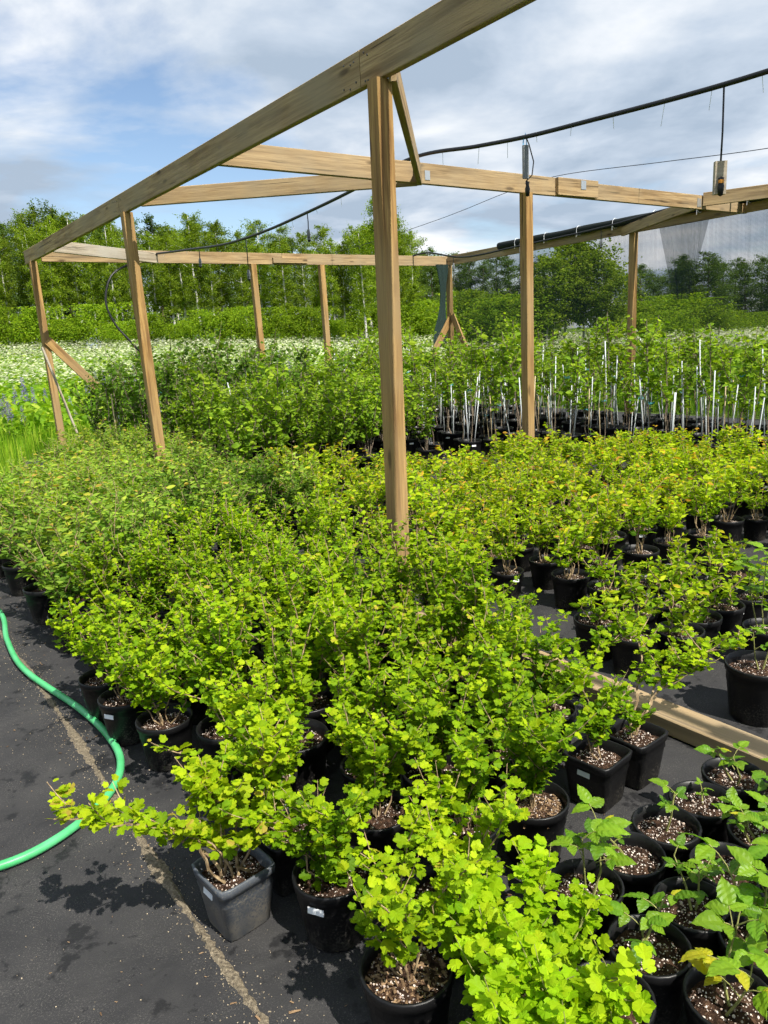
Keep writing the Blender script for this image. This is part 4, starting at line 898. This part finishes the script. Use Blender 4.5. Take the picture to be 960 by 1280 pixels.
def lupin_mesh(seed):
    r_ = np.random.default_rng(seed); mb = MB(); n_ = 130; t = r_.uniform(0, 1, n_); a_ = r_.uniform(0, 6.28, n_); rad = .046 * (1 - t * .75)
    pos = np.stack([np.cos(a_) * rad, np.sin(a_) * rad, .55 + .42 * t], 1); d = np.stack([np.cos(a_), np.sin(a_), np.full(n_, .5)], 1)
    scatter(mb, T_broad[2], pos, d, np.stack([-np.cos(a_) * .4, -np.sin(a_) * .4, np.ones(n_)], 1), .046 * (1 - t * .5), r_.uniform(0, 1, n_)); sp_ = mb.mesh('flower_spike', M_lupin)
    mb = MB(); tube(mb, [(0, 0, 0), (.01, 0, .5), (0, .005, .95)], [.006, .005, .003], 5); stm = mb.mesh('stem', M_green_twig)
    mb = MB(); 
    for _ in range(9):
        b = np.array([r_.normal(0, .10), r_.normal(0, .10), r_.uniform(.15, .5)])
        for j in range(8):
            q = j / 8 * 6.28; scatter(mb, T_oval[0], b[None], np.array([[math.cos(q), math.sin(q), .15]]), np.array([[0, 0, 1.]]), np.array([.085]), np.array([r_.uniform(.1, .7)]))
    return sp_, stm, mb.mesh('foliage', M_grass)
LUP = [lupin_mesh(s) for s in range(4)]
def lupin(x, y, s, label, group):
    r_ = empty('lupin', (x, y, gz(x, y)), rnd.uniform(0, 6.28), s, label, 'lupin', group); a_, b_, c_ = rnd.choice(LUP); ob('flower_spike', a_, r_)['kind'] = 'stuff'; ob('stem', b_, r_); o = ob('foliage', c_, r_); o['kind'] = 'stuff'
for px_, y, s in ((8, 13.5, 1.05), (12, 13.9, .9), (34, 16.5, 1.25), (45, 17.0, 1.0), (22, 17.5, 1.0), (90, 16.0, .8), (96, 15.2, .7), (3, 14.6, .9), (60, 17.8, .9), (28, 14.6, .75)):
    lupin((px_ - 480) / 965 * y, y, s, 'violet lupin spike in the grass outside the far corner post', 'lupins by the corner post')
for px_, y in ((118, 19), (130, 20.5), (140, 19.5), (150, 21), (165, 20), (178, 22), (196, 20.5), (345, 24), (352, 26), (360, 24.5), (372, 23), (395, 25), (430, 22), (445, 23), (452, 24), (460, 22.5), (530, 22), (545, 21.5), (556, 22.5), (570, 23), (640, 21), (700, 22), (870, 22), (905, 23), (930, 24)):
    lupin((px_ - 480) / 955 * y, y, rnd.uniform(.9, 1.25), 'violet lupin spike standing among the white meadow flowers', 'lupins in the meadow')

# ------------------------------------------------------------------ trees and bushes beyond the meadow
clump = (np.array([(-.5, 0, 0), (0, -.32, .05), (.5, .05, -.06), (.05, .40, .02), (-.1, .05, .16)]), [(0, 1, 4), (1, 2, 4), (2, 3, 4), (3, 0, 4)])
def tree_mesh(seed, h, cw, n_, style, mat, bark, size):
    r_ = np.random.default_rng(seed); tr = MB(); cr = MB(); lean = r_.normal(0, .02, 2) * h
    tp = np.array([(lean[0] * t * t + .05 * math.sin(t * 7 + seed), lean[1] * t * t, h * .96 * t) for t in np.linspace(0, 1, 9)]); tube(tr, tp, np.linspace(.011 * h, .002 * h, 9), 7)
    pos = []; zb = {'birch': .34, 'forest': .12, 'bush': .02}[style]
    limbs = int({'birch': 26, 'forest': 30, 'bush': 22}[style])
    for i in range(limbs):
        t = zb + (1 - zb) * ((i + r_.uniform()) / limbs); q = (t - zb) / (1 - zb)
        reach = cw * {'birch': (.35 + .9 * q) * (1 - q) ** .45 * 1.1, 'forest': (1 - q) ** .48 * (.7 + .5 * q), 'bush': (1 - q * q) ** .5}[style] * r_.uniform(.55, 1.15)
        az = i * 2.4 + r_.normal(0, .5); b = np.array([np.interp(t, np.linspace(0, 1, 9), tp[:, j]) for j in range(3)])
        e = b + np.array([math.cos(az) * reach, math.sin(az) * reach, reach * (.55 if style != 'forest' else .15) * r_.uniform(.4, 1.2)])
        m = (b + e) / 2 + np.array([0, 0, .08 * reach]); tube(tr, np.array([b, m, e]), [.0035 * h * (1 - q * .6), .002 * h * (1 - q * .6), .0008 * h], 4)
        k_ = int(n_ / limbs * (.5 + reach / cw)); s = r_.uniform(.15, 1, k_) ** .7; sg = .10 * cw + .16 * reach
        cl = r_.normal(0, 1, (max(3, k_ // 34), 3)) * sg * .85; c0 = cl[r_.integers(0, len(cl), k_)]
        pos.append(b + (e - b) * s[:, None] + c0 * s[:, None] + r_.normal(0, 1, (k_, 3)) * sg * .42 * np.array([1, 1, .8]))
    pos = np.concatenate(pos); pos[:, 2] = np.clip(pos[:, 2], .05, h * 1.02); k_ = len(pos)
    outw = pos - np.array([0, 0, h * .5]); outw[:, 2] *= .6
    scatter(cr, clump, pos, r_.normal(size=(k_, 3)), norm(outw) * .5 + np.array([0, 0, .5]) + r_.normal(0, .55, (k_, 3)), r_.uniform(.6, 1.35, k_) * size, np.clip(.45 + r_.normal(0, .22, k_), 0, 1))
    return tr.mesh('trunk', bark, True), cr.mesh('crown', mat)
TREES = {'birch': [tree_mesh(700 + i, 10, 1.5, 11000, 'birch', M_birch, M_birchbark, .095) for i in range(5)],
         'forest': [tree_mesh(720 + i, 10, 2.2, 12000, 'forest', M_wood_leaf, M_trunk, .115) for i in range(4)],
         'willow': [tree_mesh(740 + i, 3, 1.9, 5200, 'bush', M_willow, M_trunk, .12) for i in range(4)],
         'grove': [tree_mesh(760 + i, 6, 1.9, 6500, 'birch', M_birch, M_birchbark, .13) for i in range(2)]}
def tree(kind, name, x, y, h, label, group, wide=1.0):
    base = {'birch': 10, 'forest': 10, 'willow': 3, 'grove': 6}[kind]; s = h / base
    h -= gz(x, y); s = h / base
    r_ = empty(name, (x, y, gz(x, y)), rnd.uniform(0, 6.28), 1, label, 'tree' if name.endswith('tree') else 'bush', group); r_.scale = (s * wide, s * wide, s)
    a_, b_ = rnd.choice(TREES[kind]); ob('trunk', a_, r_); o = ob('crown', b_, r_)
def top_h(px_, ytop, y):            # height of a tree whose top stands at that direction
    hor = 447 - 52 * px_ / 960; return 1.65 + (hor - ytop) / 940 * y * 1.04
sky_l = [(-80, 278), (0, 282), (60, 284), (100, 268), (150, 285), (200, 285), (270, 280), (330, 292), (400, 296), (440, 300), (495, 268), (530, 300), (560, 318), (620, 322), (660, 320)]
def ytop(px_): return float(np.interp(px_, [a_ for a_, _ in sky_l], [b_ for _, b_ in sky_l]))
for px_ in np.arange(-130, 545, 18):
    q = px_ + rnd.uniform(-9, 9); y = rnd.uniform(49, 53); tree('birch', 'birch_tree', (q - 480) / 965 * y, y, top_h(q, ytop(q) + rnd.uniform(0, 26), y), 'pale-trunked birch at the front of the forest edge behind the meadow', 'birches along the forest edge', rnd.uniform(.8, 1.15))
for px_ in np.arange(-150, 560, 26):
    q = px_ + rnd.uniform(-10, 10); y = rnd.uniform(57, 62); tree('forest' if rnd.random() < .62 else 'birch', 'forest_tree', (q - 480) / 965 * y, y, top_h(q, ytop(q) + rnd.uniform(-4, 30), y), 'dark green tree in the forest behind the row of birches', 'forest trees behind the birches', rnd.uniform(.95, 1.3))
for px_ in np.arange(-170, 600, 26):
    q = px_ + rnd.uniform(-8, 8); y = rnd.uniform(66, 74); tree('forest', 'forest_tree', (q - 480) / 965 * y, y, top_h(q, ytop(q) + rnd.uniform(8, 30), y), 'dark green tree in the forest behind the row of birches', 'forest trees behind the birches', rnd.uniform(1.1, 1.5))
for px_, yt, y in ((490, 262, 40), (512, 285, 42), (470, 300, 43)):
    tree('birch', 'birch_tree', (px_ - 480) / 950 * y, y, top_h(px_, yt, y), 'tall light green birch standing ahead of the forest beside the front post', 'near birches by the front post')
for px_ in np.arange(545, 690, 17):
    y = rnd.uniform(60, 66); tree('forest', 'forest_tree', (px_ - 480) / 945 * y, y, top_h(px_, 326 + rnd.uniform(-6, 12), y), 'dark tree in the wood seen through the netting at the back corner', 'wood behind the back corner', 1.2)
for px_, yt, y in ((690, 330, 30), (712, 316, 31), (735, 308, 31), (757, 326, 30), (770, 352, 29), (672, 352, 30)):
    tree('grove', 'grove_tree', (px_ - 480) / 940 * y, y, top_h(px_, yt, y), 'light green bushy tree of the grove seen through the netting', 'grove behind the netting', 1.15)
for px_ in np.arange(790, 1060, 13):
    q = px_ + rnd.uniform(-5, 5); y = rnd.uniform(80, 92); hy = 340 if q < 840 else 328
    tree('forest', 'forest_tree', (q - 480) / 935 * y, y, top_h(q, hy + rnd.uniform(-8, 10), y), 'far dark tree in the distant wood right of the grove behind the netting', 'distant wood behind the netting', 1.6)
for px_ in np.arange(-120, 575, 23):
    q = px_ + rnd.uniform(-8, 8); y = rnd.uniform(46.5, 48.5); tree('willow', 'willow_bush', (q - 480) / 965 * y, y, top_h(q, rnd.uniform(388, 412) - max(0, q) * .012, y), 'bright green willow bush between the white meadow and the birches', 'willow bushes along the meadow', rnd.uniform(.9, 1.25))
for px_, yt, y in ((600, 372, 33), (640, 376, 34), (625, 380, 30), (670, 385, 32), (790, 388, 40), (815, 380, 41), (840, 374, 42), (865, 378, 42), (890, 386, 41), (915, 391, 44), (945, 392, 46), (980, 394, 46), (800, 394, 36), (850, 391, 38)):
    tree('willow', 'willow_bush', (px_ - 480) / 940 * y, y, top_h(px_, yt, y), 'rounded green bush seen through the netting below the distant wood', 'bushes behind the netting', 1.35)
